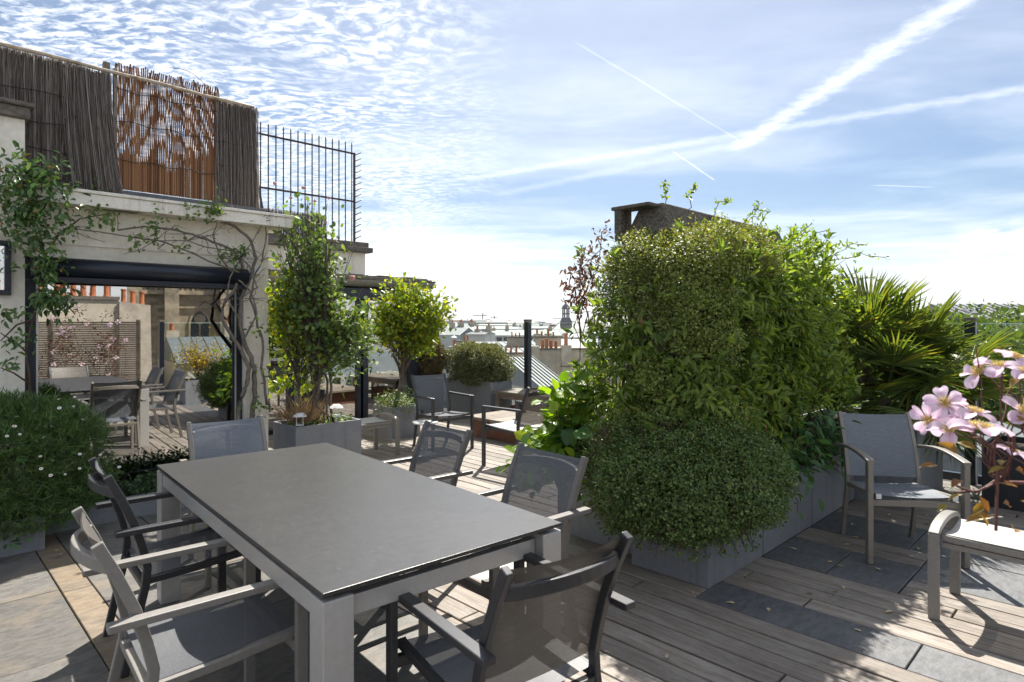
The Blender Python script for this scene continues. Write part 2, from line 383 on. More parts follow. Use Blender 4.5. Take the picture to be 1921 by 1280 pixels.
GROUND_Z = -22.0
M['city'] = plain('street level', (0.17, 0.165, 0.155), 0.9, 0, 0.3, 0.02)
g = MB().add([(-6000, -3000, GROUND_Z), (6000, -3000, GROUND_Z), (6000, 8000, GROUND_Z), (-6000, 8000, GROUND_Z)], [(0, 1, 2, 3)]).build('ground', M['city'])
structure(g)
floor = MB().box(-3.2, 7.62, -3.4, 12.0, GROUND_Z, -0.034).build('terrace_floor', M['gap']); floor.rotation_euler.z = TH; structure(floor)

board_cache = {}
def piece(kind, a0, a1, b0, b1, mat, gap=0.0115, th=0.026):
    wa, wb = round(a1-a0-gap, 3), round(b1-b0-gap, 3)
    key = (kind, wa, wb)
    if key not in board_cache:
        e = 0.003
        mb = MB(); x, y = wa/2, wb/2
        mb.add([(-x,-y,-th),(x,-y,-th),(x,y,-th),(-x,y,-th),(-x,-y,-e),(x,-y,-e),(x,y,-e),(-x,y,-e),(-x+e,-y+e,0),(x-e,-y+e,0),(x-e,y-e,0),(-x+e,y-e,0)],
               [(3,2,1,0),(0,1,5,4),(1,2,6,5),(2,3,7,6),(3,0,4,7),(4,5,9,8),(5,6,10,9),(6,7,11,10),(7,4,8,11),(8,9,10,11)])
        board_cache[key] = mb.mesh(kind, mat)
    o = place(board_cache[key], kind, floor)
    o.location = ((a0+a1)/2, (b0+b1)/2, random.uniform(-0.002, 0.0015))
    o.rotation_euler = (random.uniform(-0.0012, 0.0012), random.uniform(-0.004, 0.004), 0)
def boards(a0, a1, b0, b1, n, lens=(2.2, 2.6)):
    wd = (a1-a0)/n
    for i in range(n):
        L = random.choice([1.8, 2.2, 2.6]); b = b0 - (random.choice([0.3, 0.9, 1.3, 1.7]))
        while b < b1 - 0.05:
            lo, hi = max(b, b0), min(b+L, b1)
            if b1 - hi < 0.35: hi = b1
            if hi - lo > 0.08: piece('deck_board', a0+i*wd, a0+(i+1)*wd, lo, hi, M['board'])
            b = hi if hi == b1 else b + L
            L = 2.2
def tiles(kind, a0, a1, b0, b1, na, lb, mat, off=0.0):
    wd = (a1-a0)/na
    for i in range(na):
        b = b0 - off*(i % 2)
        while b < b1 - 0.02:
            lo, hi = max(b, b0), min(b+lb, b1)
            if hi-lo > 0.03: piece(kind, a0+i*wd, a0+(i+1)*wd, lo, hi, mat, 0.007)
            b += lb
tiles('slate_tile', -1.74, 0.68, -1.62, 6.18, 2, 0.92, M['slate'], 0.4)
tiles('ochre_slate_tile', 0.68, 0.83, -1.9, 6.18, 1, 1.25, M['slate_ochre'])
tiles('slate_tile', 0.83, 1.95, -1.7, 6.18, 2, 0.78, M['slate'], 0.39)
boards(1.95, 3.21, -2.4, 6.45, 9)
tiles('dark_slate_tile', 3.21, 3.52, -2.35, 1.77, 1, 1.03, M['slate_dark'])
boards(3.21, 3.52, 1.77, 8.45, 2)
boards(3.52, 4.08, -2.4, 8.45, 4)
tiles('dark_slate_tile', 4.08, 4.62, 0.98, 1.77, 1, 0.395, M['slate_dark'])
boards(4.08, 4.36, -2.4, 0.98, 2); tiles('dark_slate_tile', 4.36, 4.92, -2.4, 0.98, 1, 0.845, M['slate_dark'])
boards(4.62, 4.92, 0.98, 1.77, 2)
tiles('dark_slate_tile', 4.92, 5.48, -0.2, 1.77, 1, 0.66, M['slate_dark']); boards(4.92, 5.48, -2.4, -0.2, 4)
boards(5.48, 7.3, -2.4, 1.77, 13)
boards(4.08, 7.3, 3.2, 8.45, 23)
tiles('slate_tile', 1.95, 3.21, 6.45, 8.45, 2, 0.6, M['slate'])

# ------------------------------------------------------------------ the house
HB = 6.226
house = dthing('rooftop_house', 'cream rendered rooftop house with one large dark framed reflecting window', 'house', 1.6, HB)
mb = MB().box(-3.1, 0.73, HB-0.02, 9.5, -0.03, 3.15)                 # taller block at the left
dpart(mb, 'wall', M['wall'], house)
mb = MB().box(-3.2, 0.76, HB-0.07, 9.6, 3.152, 3.24); mb.box(-3.2, 0.79, HB-0.10, 9.65, 3.24, 3.275)
cp = dpart(mb, 'coping', M['coping'], house, bevel=0.012)
mb = MB().box(0.732, 2.69, HB, HB+0.26, 2.075, 2.50); mb.box(2.442, 2.69, HB, HB+0.26, -0.03, 2.073)
dpart(mb, 'wall', M['wall'], house)
mb = MB().box(0.732, 2.69, HB-0.016, HB-0.001, 2.19, 2.212); dpart(mb, 'ledge', M['trim'], house)
mb = MB().box(0.732, 2.86, HB-0.19, HB+0.3, 2.502, 2.60); mb.box(0.732, 2.875, HB-0.205, HB+0.3, 2.602, 2.628)
dpart(mb, 'fascia', M['trim'], house, bevel=0.004)
mb = MB().box(0.732, 2.80, HB+0.06, 9.5, 2.63, 2.665); mb.box(0.732, 2.72, HB+0.13, 9.4, 2.665, 2.725)
dpart(mb, 'roof', M['zincdark'], house, bevel=0.006)
mb = MB().box(2.692, 5.51, 9.0, 11.6, -0.03, 2.69); dpart(mb, 'wall', M['wall'], house)
mb = MB().box(2.692, 5.60, 8.90, 11.7, 2.692, 2.775); mb.box(2.72, 5.55, 8.95, 11.65, 2.776, 2.86)
dpart(mb, 'coping', M['coping'], house, bevel=0.01)
mb = MB().box(2.50, 2.688, HB+0.262, 9.5, -0.03, 2.50); dpart(mb, 'wall', M['wall'], house)
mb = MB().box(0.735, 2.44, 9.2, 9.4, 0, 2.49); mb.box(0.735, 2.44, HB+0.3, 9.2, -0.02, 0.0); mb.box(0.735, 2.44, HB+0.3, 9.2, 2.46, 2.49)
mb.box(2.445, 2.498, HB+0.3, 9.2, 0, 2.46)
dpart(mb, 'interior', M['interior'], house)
mb = MB(); wb = HB+0.07
mb.box(0.736, 0.80, wb-0.04, wb+0.04, 0.0, 2.07); mb.box(2.345, 2.438, wb-0.04, wb+0.04, 0.0, 2.07)
mb.box(0.80, 2.345, wb-0.035, wb+0.035, 0.0, 0.07); mb.box(0.80, 2.345, wb-0.035, wb+0.035, 2.0, 2.07)
win = dpart(mb, 'window', M['navy'], house, bevel=0.003)
PROT = R(-2.6); pc = (1.5725, wb)                                   # the sliding leaf stands slightly out of true
pmb = MB().box(-0.772, 0.772, -0.004, 0.004, 0.07, 2.0)
pmb.v = [(pc[0]+x*math.cos(PROT)-y*math.sin(PROT), pc[1]+x*math.sin(PROT)+y*math.cos(PROT), z) for x, y, z in pmb.v]
dpart(pmb, 'pane', M['pane'], house).parent = win
for a in (0.806, 2.365):
    dpart(MB().box(a, a+0.014, wb-0.052, wb-0.042, 0.0, 1.95), 'track', M['silver'], house).parent = win
mb = MB(); n = 18
prof = [(0.082*math.cos(t_)*1.0, 0.078*math.sin(t_)) for t_ in [2*math.pi*k/n for k in range(n)]]
vs = [(a, HB-0.085+y, 1.995+z) for a in (0.76, 2.436) for y, z in prof]
mb.add(vs, [(k, (k+1) % n, n+(k+1) % n, n+k) for k in range(n)] + [tuple(reversed(range(n))), tuple(range(n, 2*n))])
sh = dpart(mb, 'roller_awning', M['navy'], house, smooth=False)
for p_ in sh.data.polygons: p_.use_smooth = len(p_.vertices) == 4
dpart(MB().box(0.78, 2.42, HB-0.115, HB-0.06, 1.872, 1.918), 'awning_bar', M['navy'], house, bevel=0.006)
dpart(MB().box(2.53, 2.60, HB-0.05, HB-0.002, 2.03, 2.115), 'sensor_box', M['white'], house, bevel=0.004)
mb = MB().box(0.30, 0.64, HB-0.075, HB-0.022, 1.76, 1.80).box(0.30, 0.64, HB-0.075, HB-0.022, 2.14, 2.18).box(0.60, 0.64, HB-0.075, HB-0.022, 1.80, 2.14).box(0.30, 0.34, HB-0.075, HB-0.022, 1.80, 2.14)
sw = dpart(mb, 'small_window', M['navy'], house, bevel=0.003)
dpart(MB().box(0.34, 0.60, HB-0.05, HB-0.04, 1.80, 2.14), 'pane', M['pane'], house).parent = sw

# annex with glass doors further back
AB = 8.5
annex = dthing('garden_room', 'low annex with dark framed glass doors and a grey gutter behind the lemon tree', 'annex', 5.1, AB)
mb = MB().box(2.70, 6.25, AB+0.12, 8.99, 2.09, 2.23); mb.box(5.52, 6.25, 8.99, 11.2, 2.09, 2.23); dpart(mb, 'roof', M['zincdark'], annex)
mb = MB().box(2.70, 6.40, AB-0.24, AB+0.10, 2.20, 2.245)
for k in range(15):
    a0 = 2.72+k*0.245; mb.box(a0, a0+0.225, AB-0.05, AB+0.3, 2.246, 2.28+0.012*(k % 2))
dpart(mb, 'roof_edge', M['coping'], annex, bevel=0.004)
mb = MB(); n = 10
prof = [(-0.24+0.10*(1-math.cos(math.pi*k/n)), 2.195-0.10*math.sin(math.pi*k/n)) for k in range(n+1)]
vs = [(a, AB+y, z) for a in (2.70, 6.38) for y, z in prof]; mb.add(vs, [(k, k+1, n+2+k, n+1+k) for k in range(n)])
dpart(mb, 'gutter', plain('olive grey zinc gutter', (0.24, 0.24, 0.21), 0.45, 0.3, 0.15), annex)
dpart(MB().box(2.70, 6.22, AB-0.06, AB+0.12, 1.90, 2.085), 'shutter_box', M['navy'], annex, bevel=0.01)
for a0, a1 in ((2.72, 2.82), (3.95, 4.05), (5.06, 5.13), (5.17, 5.26), (6.03, 6.22)):
    dpart(MB().box(a0, a1, AB, AB+0.09, -0.02, 1.898), 'door_post', M['navy'], annex, bevel=0.003)
dpart(MB().box(2.82, 6.03, AB+0.005, AB+0.085, -0.03, 0.05), 'sill', M['navy'], annex)
for a0, a1 in ((2.822, 3.948), (4.052, 5.058), (5.262, 6.028)):
    dpart(MB().box(a0, a1, AB+0.035, AB+0.047, 0.052, 1.897), 'pane', M['pane'], annex)
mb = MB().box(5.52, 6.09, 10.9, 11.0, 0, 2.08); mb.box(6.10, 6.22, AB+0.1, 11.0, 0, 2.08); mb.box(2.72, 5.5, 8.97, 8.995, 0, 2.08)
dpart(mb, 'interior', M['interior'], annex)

# ------------------------------------------------------------------ screens on the roof edge
def fibre_mat(name, c0, c1, c2):
    m, t, b = newmat(name); at = t.n('ShaderNodeAttribute'); at.attribute_name = 'rnd'
    t.L.new(t.ramp(at.outputs['Fac'], [(0.0, c0), (0.5, c1), (1.0, c2)]), b.inputs['Base Color'])
    b.inputs['Roughness'].default_value = 0.8; return m
M['brush'] = fibre_mat('grey heather brushwood', (0.09, 0.072, 0.062), (0.205, 0.175, 0.155), (0.38, 0.34, 0.31))
M['reed'] = fibre_mat('orange brown split reed', (0.085, 0.036, 0.016), (0.20, 0.082, 0.034), (0.37, 0.20, 0.09))
M['wire'] = plain('binding wire', (0.03, 0.028, 0.028), 0.6, 0.5)
def np_mesh(name, verts, faces, mat, rnd=None):
    me = bpy.data.meshes.new(name); nf, k = faces.shape
    me.vertices.add(len(verts)); me.vertices.foreach_set('co', verts.astype(np.float32).ravel())
    me.loops.add(nf*k); me.loops.foreach_set('vertex_index', faces.astype(np.int32).ravel())
    me.polygons.add(nf); me.polygons.foreach_set('loop_start', np.arange(0, nf*k, k, dtype=np.int32))
    try: me.polygons.foreach_set('loop_total', np.full(nf, k, dtype=np.int32))
    except Exception: pass
    if rnd is not None:
        at = me.attributes.new('rnd', 'FLOAT', 'FACE'); at.data.foreach_set('value', rnd.astype(np.float32))
    me.update(calc_edges=True)
    if mat: me.materials.append(mat)
    return me
def strands(paths, rad):
    """paths (N,K,3) -> three sided prisms"""
    N, K, _ = paths.shape; ang = np.array([0, 2.094, 4.189])
    r = rad[:, None, None]
    off = np.stack([np.cos(ang), np.sin(ang), 0*ang], -1)[None, None]          # around vertical
    v = paths[:, :, None, :] + off*r[..., None]
    v = v.reshape(-1, 3); f = []
    base = np.arange(N)[:, None, None]*K*3
    i = np.arange(K-1)[None, :, None]*3; j = np.arange(3)[None, None, :]; j2 = (j+1) % 3
    f = np.stack([base+i+j, base+i+j2, base+i+3+j2, base+i+3+j], -1).reshape(-1, 4)
    rn = np.repeat(rng.random(N), (K-1)*3)
    return v, f, rn
SB = HB + 0.19
def brush(root, a0, a1, z0, z1, n, lean=0.0, b=SB, bulge=0.0, name='brushwood'):
    o0 = o_off[root.name]; K = 6
    s = rng.random(n); base = a0 + (a1-a0)*s
    t = np.linspace(0, 1, K)[None, :]
    zt = z1 - rng.random(n)*0.05; zb = z0 + rng.random(n)*0.05 - 0.02
    Z = zb[:, None] + (zt-zb)[:, None]*t
    A = base[:, None] + np.cumsum(rng.normal(0, 0.0065, (n, K)), 1) + lean*(1-t)**2*(0.4+0.6*s[:, None])
    B = b + rng.normal(0, 0.014, (n, 1)) + rng.normal(0, 0.004, (n, K)) - bulge*np.sin(t*math.pi)*np.sin(s*math.pi)[:, None] - bulge*0.6*(1-t)
    P = np.stack([A-o0[0], B-o0[1], Z-o0[2]], -1)
    v, f, rn = strands(P, 0.0012 + rng.random(n)*0.0020)
    o = place(np_mesh(name, v, f, M['brush'], rn), name, root); o["kind"] = "stuff"
def wires(root, a0, a1, zs, b):
    for z in zs:
        pts = [(a0+(a1-a0)*k/14, b+0.003*math.sin(k*2.1), z+0.012*math.sin(k*1.3+z*9)) for k in range(15)]
        dpart(MB().tube(pts, 0.0035, 5), 'binding_wire', M['wire'], root)
s1 = dthing('brushwood_screen', 'wide grey heather brushwood screen on the roof edge at the left', 'screen', 0.4, SB, 2.7)
dpart(MB().box(-0.9, 1.34, SB+0.03, SB+0.04, 2.74, 3.72), 'backing', M['brush'], s1)
brush(s1, -0.9, 1.16, 2.73, 3.77, 4200); brush(s1, 1.02, 1.33, 2.70, 3.74, 700, 0.10, SB-0.045, 0.05)
wires(s1, -0.9, 1.3, (2.98, 3.20, 3.44), SB-0.045)
s2 = dthing('brushwood_screen', 'narrow grey brushwood roll beside the iron railing', 'screen', 2.45, SB, 2.7)
dpart(MB().box(2.29, 2.62, SB+0.03, SB+0.04, 2.70, 3.70), 'backing', M['brush'], s2)
brush(s2, 2.25, 2.64, 2.67, 3.76, 620, 0.02, SB-0.01, 0.03); wires(s2, 2.25, 2.64, (2.85, 3.1, 3.33), SB-0.05)
s4 = dthing('brushwood_screen', 'low strip of old brushwood behind the top of the rose', 'screen', 4.3, 9.25, 2.86)
brush(s4, 3.6, 4.95, 2.86, 3.28, 900, 0.0, 9.25)
s3 = dthing('reed_screen', 'orange brown split reed screen with sky showing through gaps', 'screen', 1.8, SB, 2.72)
pitch = 0.0165; nr = 54; K = 28
i = np.arange(nr)[:, None]; t = np.linspace(0, 1, K)[None, :]
def reed_layer(b, wob, wid, z0, z1, name):
    A = 1.385 + i*pitch + wob; B = np.full_like(A, b); Z = z0 + (z1 + rng.normal(0, 0.012, (nr, 1)) - z0)*t
    w2 = wid*(0.8+0.5*rng.random((nr, 1)))
    o0 = o_off[s3.name]
    P = np.stack([A-o0[0], B-o0[1], Z-o0[2]], -1)
    L_ = P.copy(); L_[..., 0] -= w2/2; Rr = P.copy(); Rr[..., 0] += w2/2; F = P.copy(); F[..., 1] -= 0.003
    v = np.stack([L_, F, Rr], 2).reshape(-1, 3)
    base = np.arange(nr)[:, None, None]*K*3; ii = np.arange(K-1)[None, :, None]*3; j = np.arange(2)[None, None, :]
    f = np.stack([base+ii+j, base+ii+j+1, base+ii+3+j+1, base+ii+3+j], -1).reshape(-1, 4)
    rn = np.repeat(rng.random(nr), (K-1)*2)
    o = place(np_mesh(name, v, f, M['reed'], rn), name, s3); o["kind"] = "stuff"
x = i/nr
ph = 2*math.pi*(2.6*(x-0.42)**2*3.0 + 3.6*t + 0.5*np.sin(5*x+3*t)) + rng.normal(0, 0.35, (nr, 1))
ctr = np.clip((t - (0.18 + 0.50*np.clip(x-0.5, 0, 1)))*9, 0, 1)                       # closed below, open moiré above
wob_b = pitch*(0.5 + ctr*0.44*np.sign(np.sin(ph))*np.abs(np.sin(ph))**0.6)
reed_layer(SB-0.012, 0.0006*np.sin(9*t+i), 0.0098, 2.735, 3.80, 'reed_layer')
reed_layer(SB-0.006, wob_b, 0.0118, 2.74, 3.86, 'reed_layer')
dpart(MB().box(1.375, 1.40, SB-0.03, SB+0.02, 2.73, 3.80), 'stile', M['oldwood'], s3)
dpart(MB().box(2.235, 2.265, SB-0.03, SB+0.02, 2.70, 3.80), 'stile', M['oldwood'], s3)
wires(s3, 1.385, 2.26, (3.0, 3.34, 3.62), SB-0.028)
pl = dthing('support_pole', 'long peeling painted pole along the top of the roof screens', 'pole', 1.0, SB-0.06, 2.66)
pts = [(-0.9+3.5*k/16, SB-0.055, 3.775-0.035*k/16+0.004*math.sin(k*1.7)) for k in range(17)]
dpart(MB().tube(pts, [0.019-0.004*k/16 for k in range(17)], 8), 'rail', M['pole'], pl, smooth=True)
for a in (1.335, 2.30):
    dpart(MB().beam((a, SB+0.06, 2.70), (a, SB+0.06, 3.86 if a < 2 else 3.72), 0.05, 0.05), 'timber_post', M['oldwood'], pl)
tw = dthing('dry_tendril', 'thin dry tendril arching above the reed screen', 'twig', 2.2, SB, 3.6)
pts = [Wd(0, 0)] ; pts = [(1.80+0.05*k, SB-0.03, 3.92+0.10*math.sin(k/9*math.pi)-0.02*k) for k in range(11)]
dpart(MB().tube(pts, 0.003, 5), 'stem', M['iron'], tw)

# ------------------------------------------------------------------ iron railing
RB = 9.1
rl = dthing('iron_railing', 'rusty brown iron railing with upright bars on the parapet', 'railing', 4.5, RB, 2.86)
for z in (3.535, 4.32):
    dpart(MB().box(3.60, 5.35, RB-0.006, RB+0.006, z-0.014, z+0.014), 'rail', M['iron'], rl)
for k in range(15):
    a = 3.70 + k*0.1155
    dpart(MB().tube([(a, RB-0.002, 2.859), (a, RB-0.002, 4.47), (a, RB-0.002, 4.50)], [0.0105, 0.0105, 0.003], 6), 'bar', M['iron'], rl)
dpart(MB().box(5.35, 5.38, RB-0.014, RB+0.014, 2.859, 4.335), 'end_post', M['iron'], rl)
for k in range(15):
    z = 2.92 + k*0.0985
    dpart(MB().tube([(5.375, RB, z), (5.49, RB, z+0.062), (5.50, RB, z+0.067)], [0.009, 0.007, 0.001], 5), 'spike', M['iron'], rl)
dpart(MB().beam((3.72, RB+0.03, 4.0), (3.92, RB+0.03, 2.87), 0.025, 0.025), 'brace', M['iron'], rl)

# ------------------------------------------------------------------ glass balustrade
def rail_post(mb, a, b): mb.box(a-0.045, a+0.045, b-0.045, b+0.045, -0.03, 1.555)
GA = 7.40
def balustrade(label, segs, axis, c, posts, glass_z=(0.08, 1.535)):
    a0, b0 = (c, segs[0][0]) if axis == 'b' else (segs[0][0], c)
    r_ = dthing('glass_balustrade', label, 'balustrade', a0, b0)
    for p_ in posts:
        a, b = (c, p_) if axis == 'b' else (p_, c)
        mb = MB(); rail_post(mb, a, b); dpart(mb, 'post', M['navy'], r_, bevel=0.006)
        mb = MB().box(a-0.05, a+0.05, b-0.05, b+0.05, 1.556, 1.60); dpart(mb, 'post_cap', M['coping'], r_, bevel=0.006)
    for s0, s1_ in segs:
        if axis == 'b': mb = MB().box(c-0.006, c+0.006, s0, s1_, *glass_z); e = MB().box(c-0.008, c+0.008, s0, s1_, glass_z[1]+0.001, glass_z[1]+0.008)
        else: mb = MB().box(s0, s1_, c-0.006, c+0.006, *glass_z); e = MB().box(s0, s1_, c-0.008, c+0.008, glass_z[1]+0.001, glass_z[1]+0.008)
        pn = dpart(mb, 'pane', M['clear'], r_); dpart(e, 'edge', M['edge_glass'], r_).parent = pn
        if axis == 'b': mb = MB().box(c-0.03, c+0.03, s0, s1_, 0.0, 0.078)
        else: mb = MB().box(s0, s1_, c-0.03, c+0.03, 0.0, 0.078)
        dpart(mb, 'bottom_rail', M['navy'], r_)
balustrade('clear glass balustrade with dark posts at the far edge towards the city', [(4.72, 7.05), (7.15, 9.5), (9.6, 11.2)], 'b', GA, [4.67, 7.10, 9.55])
balustrade('clear glass balustrade behind the palm at the right', [(-2.3, 1.10), (1.22, 4.62)], 'b', GA, [1.16])
# ------------------------------------------------------------------ dining table
tb = thing('dining_table', 'long dining table with grey ceramic top and silver legs', 'table', (-0.895, 2.985, 0), R(40.9))
TW, TL = 1.0, 2.19; x1, y1 = TW/2, TL/2
MB().box(-x1, x1, -y1, y1, 0.738, 0.752).build('tabletop', M['table'], tb, bevel=0.002)
for sx in (-1, 1):
    for sy in (-1, 1):
        cx, cy = sx*(x1-0.052), sy*(y1-0.052)
        MB().box(cx-0.05, cx+0.05, cy-0.05, cy+0.05, 0, 0.722).build('leg', M['alu'], tb, bevel=0.004)
for sy in (-1, 1):
    yy = sy*(y1-0.065); MB().box(-x1+0.104, x1-0.104, yy-0.02, yy+0.02, 0.635, 0.70).build('apron', M['alu'], tb, bevel=0.003)
for sx in (-1, 1):
    xx = sx*(x1-0.032); MB().box(xx-0.02, xx+0.02, -y1+0.104, y1-0.104, 0.650, 0.715).build('apron', M['alu'], tb, bevel=0.003)
MB().box(-x1+0.06, x1-0.06, -y1+0.11, y1-0.11, 0.716, 0.737).build('support_plate', M['dark_frame'], tb)

# ------------------------------------------------------------------ armchairs
def make_chair(label, frame, back, seat, pos, face, arm='straight', group='sling armchairs', tubes=0.030):
    rz = math.atan2(face[1], face[0]) - math.pi/2
    c = thing('armchair', label, 'armchair', (pos[0], pos[1], 0), rz, group)
    f = M[frame]; xs, xa = 0.235, 0.275
    ys, yt = -0.215, -0.365                 # back post at the seat and at the top
    def back_y(z): return ys + (yt-ys)*max(0, (z-0.46))/0.42 - 0.02*math.sin(max(0, min(1, (z-0.46)/0.42))*math.pi)*-1
    for s in (-1, 1):
        pts = [(s*xs, -0.305, 0.0), (s*xs, -0.262, 0.20), (s*xs, -0.222, 0.38)] + [(s*xs, back_y(z), z) for z in (0.46, 0.55, 0.66, 0.78, 0.885)]
        MB().path(pts, 0.026, 0.034, up=(0, 1, 0)).build('back_post', f, c, bevel=0.004)
        # front leg and arm
        if arm == 'straight':
            MB().beam((s*xa, 0.245, 0.0), (s*xa, 0.245, 0.652), 0.028, 0.042, up=(0, 1, 0)).build('leg', f, c, bevel=0.004)
            MB().beam((s*xa, -0.345, 0.640), (s*xa, 0.223, 0.640), 0.044, 0.024).build('armrest', f, c, bevel=0.004)
        else:
            MB().beam((s*0.285, 0.265, 0.0), (s*0.285, 0.265, 0.650), 0.034, 0.05, up=(0, 1, 0)).build('leg', f, c, bevel=0.005)
            pts = [(s*0.285, -0.30 + 0.59*k/8, 0.655 + 0.035*math.sin(k/8*math.pi*0.95) - 0.004*k/8) for k in range(9)]
            MB().path(pts, 0.046, 0.022).build('armrest', f, c, bevel=0.004)
        # seat rail
        MB().path([(s*0.228, -0.222, 0.395), (s*0.228, 0.0, 0.405), (s*0.228, 0.26, 0.430)], 0.03, 0.03).build('seat_rail', f, c, bevel=0.003)
        MB().box(s*0.228-0.016, s*0.228+0.016, 0.261, 0.266, 0.414, 0.446).build('end_cap', M['white' if arm != 'straight' else frame], c)
    fx = xa-0.014 if arm == 'straight' else 0.268
    MB().box(-fx, fx, 0.228, 0.254, 0.365, 0.405).build('front_bar', f, c, bevel=0.003)
    MB().box(-0.222, 0.222, -0.236, -0.206, 0.355, 0.385).build('rear_bar', f, c, bevel=0.003)
    # curved bow at the top of the back
    pts = [(-0.222+0.444*k/10, back_y(0.80)-0.004-0.065*math.sin(k/10*math.pi)**0.8, 0.805+0.012*math.sin(k/10*math.pi)) for k in range(11)]
    MB().path(pts, 0.022, 0.042).build('back_bow', f, c, bevel=0.004)
    def bk(u, v):
        z = 0.452 + 0.425*v; sag = math.sin(u*math.pi)
        return (-0.225+0.45*u, back_y(z)+0.012-0.022*sag*(0.5+0.5*v), z-0.008*sag*(v > 0.95))
    MB().grid(bk, 14, 12).build('back_sling', M[back], c, smooth=True)
    def hem(u, v):
        p = bk(u, 1.0 - 0.04*v); return (p[0], p[1]+0.003, p[2]+0.001)
    MB().grid(hem, 14, 1).build('hem', M[back], c, smooth=True)
    def st(u, v):
        return (-0.222+0.444*u, -0.215+0.475*v, 0.412+0.026*v-0.028*math.sin(u*math.pi)*(0.4+0.6*math.sin(v*math.pi)))
    MB().grid(st, 12, 10).build('seat_sling', M[seat], c, smooth=True)
    return c
make_chair('sand framed armchair nearest the camera on the left of the table', 'pale_frame', 'sling_brown', 'sling', (-1.12, 2.28), (0.755, 0.655))
make_chair('charcoal armchair on the left of the table beside the lavender', 'dark_frame', 'sling', 'sling', (-1.62, 3.10), (0.755, 0.655))
make_chair('taupe armchair with sky tinted back at the far head of the table', 'taupe_frame', 'sling_skylit', 'sling_skylit', (-1.73, 4.01), (0.655, -0.756))
make_chair('grey armchair on the right of the table, the farther of the two', 'grey_frame', 'sling', 'sling', (-0.69, 3.78), (-0.755, -0.655))
make_chair('grey armchair on the right of the table, next to the round clipped shrub', 'grey_frame', 'sling', 'sling_pale', (-0.07, 3.01), (-0.755, -0.655))
make_chair('dark grey armchair in the foreground seen from behind its brown mesh back', 'dark_frame', 'sling_brown', 'sling', (-0.045, 2.105), (-0.60, 0.80))
make_chair('black armchair facing the camera beside the grey hedge planter', 'dark_frame', 'sling', 'sling', (-0.86, 7.72), (0.60, -0.80))
make_chair('black armchair seen from behind near the wooden bench and glass edge', 'dark_frame', 'sling_brown', 'sling_pale', (0.06, 6.78), (-0.74, 0.67))
make_chair('taupe armchair with curved arms in the shade below the palm', 'taupe_frame', 'sling_skylit', 'sling_skylit', (2.62, 4.24), (-0.13, -0.99), 'curved')

# ------------------------------------------------------------------ footstools
def make_stool(label, frame, sling, pos, rz, w_=0.46, L=0.62, h=0.47):
    c = thing('footstool', label, 'footstool', (pos[0], pos[1], 0), rz, 'sling footstools'); f = M[frame]
    for s in (-1, 1):
        x = s*L/2
        for e in (-1, 1):
            MB().path([(x, e*w_/2*0.98, 0.0), (x, e*w_/2*1.02, h*0.5), (x, e*w_/2*0.97, h-0.03)], 0.05, 0.03, up=(0, 1, 0)).build('leg', f, c, bevel=0.004)
        pts = [(x, -w_/2 + w_*k/10, h-0.035+0.05*math.sin(k/10*math.pi)**0.55) for k in range(11)]
        MB().path(pts, 0.05, 0.028).build('end_bow', f, c, bevel=0.005)
    for e in (-1, 1):
        MB().path([(-L/2+0.026, e*0.175, h-0.05), (0, e*0.175, h-0.058), (L/2-0.026, e*0.175, h-0.05)], 0.032, 0.03).build('seat_rail', f, c, bevel=0.003)
        MB().beam((-L/2+0.026, e*0.175, h-0.09), (L/2-0.026, e*0.175, h-0.09), 0.02, 0.025).build('stretcher', f, c)
    def st(u, v):
        return (-L/2+0.03+(L-0.06)*u, -0.185+0.37*v, h-0.032-0.02*math.sin(v*math.pi))
    MB().grid(st, 10, 10).build('seat_sling', M[sling], c, smooth=True)
    return c
p0, p1 = Vector((2.21, 3.26, 0)), Vector((2.53, 3.56, 0)); mid = (p0+p1)/2; dv = (p1-p0).normalized(); ax = Vector((dv.y, -dv.x, 0))
cc = mid + ax*0.31
make_stool('sand coloured footstool with curved ends in the sunlight at the right', 'pale_frame', 'sling_pale', (cc.x, cc.y), math.atan2(ax.y, ax.x), h=0.475)
make_stool('taupe footstool half hidden behind the rose planter', 'taupe_frame', 'sling_pale', Wd(3.86, 6.34), TH, h=0.44)

# ------------------------------------------------------------------ planters
def planter(label, a0, a1, b0, b1, h, mat='planter', th=0.022, soil=0.05, group='fibre cement planters'):
    p = dthing('planter', label, 'planter', (a0+a1)/2, (b0+b1)/2, 0.0, group)
    mb = MB()
    for args in ((a0, a1, b0, b0+th), (a0, a1, b1-th, b1), (a0, a0+th, b0+th, b1-th), (a1-th, a1, b0+th, b1-th)):
        mb.box(*args, 0.0, h)
    mb.box(a0+th, a1-th, b0+th, b1-th, 0.0, 0.02)
    dpart(mb, 'box', M[mat], p)
    dpart(MB().box(a0+th+.001, a1-th-.001, b0+th+.001, b1-th-.001, 0.021, h-soil), 'soil', M['soil'], p)
    return p
planter('grey planter at the corner under the round clipped shrub', 3.36, 4.10, 1.77, 2.30, 0.44)
planter('grey planter set back behind the left of the round shrub', 3.50, 4.05, 2.34, 3.05, 0.44)
planter('grey planter in the shade right of the corner planter', 4.115, 4.98, 1.77, 2.30, 0.44)
planter('grey planter beside the taupe armchair under the nettle leaves', 4.995, 5.86, 1.77, 2.30, 0.44)
planter('tall grey planter holding the fan palm', 6.0, 6.95, 1.30, 2.25, 0.68)
planter('grey planter holding the climbing rose and two solar lamps', 2.71, 3.42, 5.66, 6.16, 0.55)
planter('square grey planter holding the lemon tree', 4.67, 5.13, 6.97, 7.43, 0.42)
planter('long grey planter with the clipped hedge at the far edge', 6.76, 7.24, 7.31, 8.42, 0.59)
planter('grey planter with the brownish shrub against the annex', 6.30, 6.72, 8.46, 9.4, 0.59)
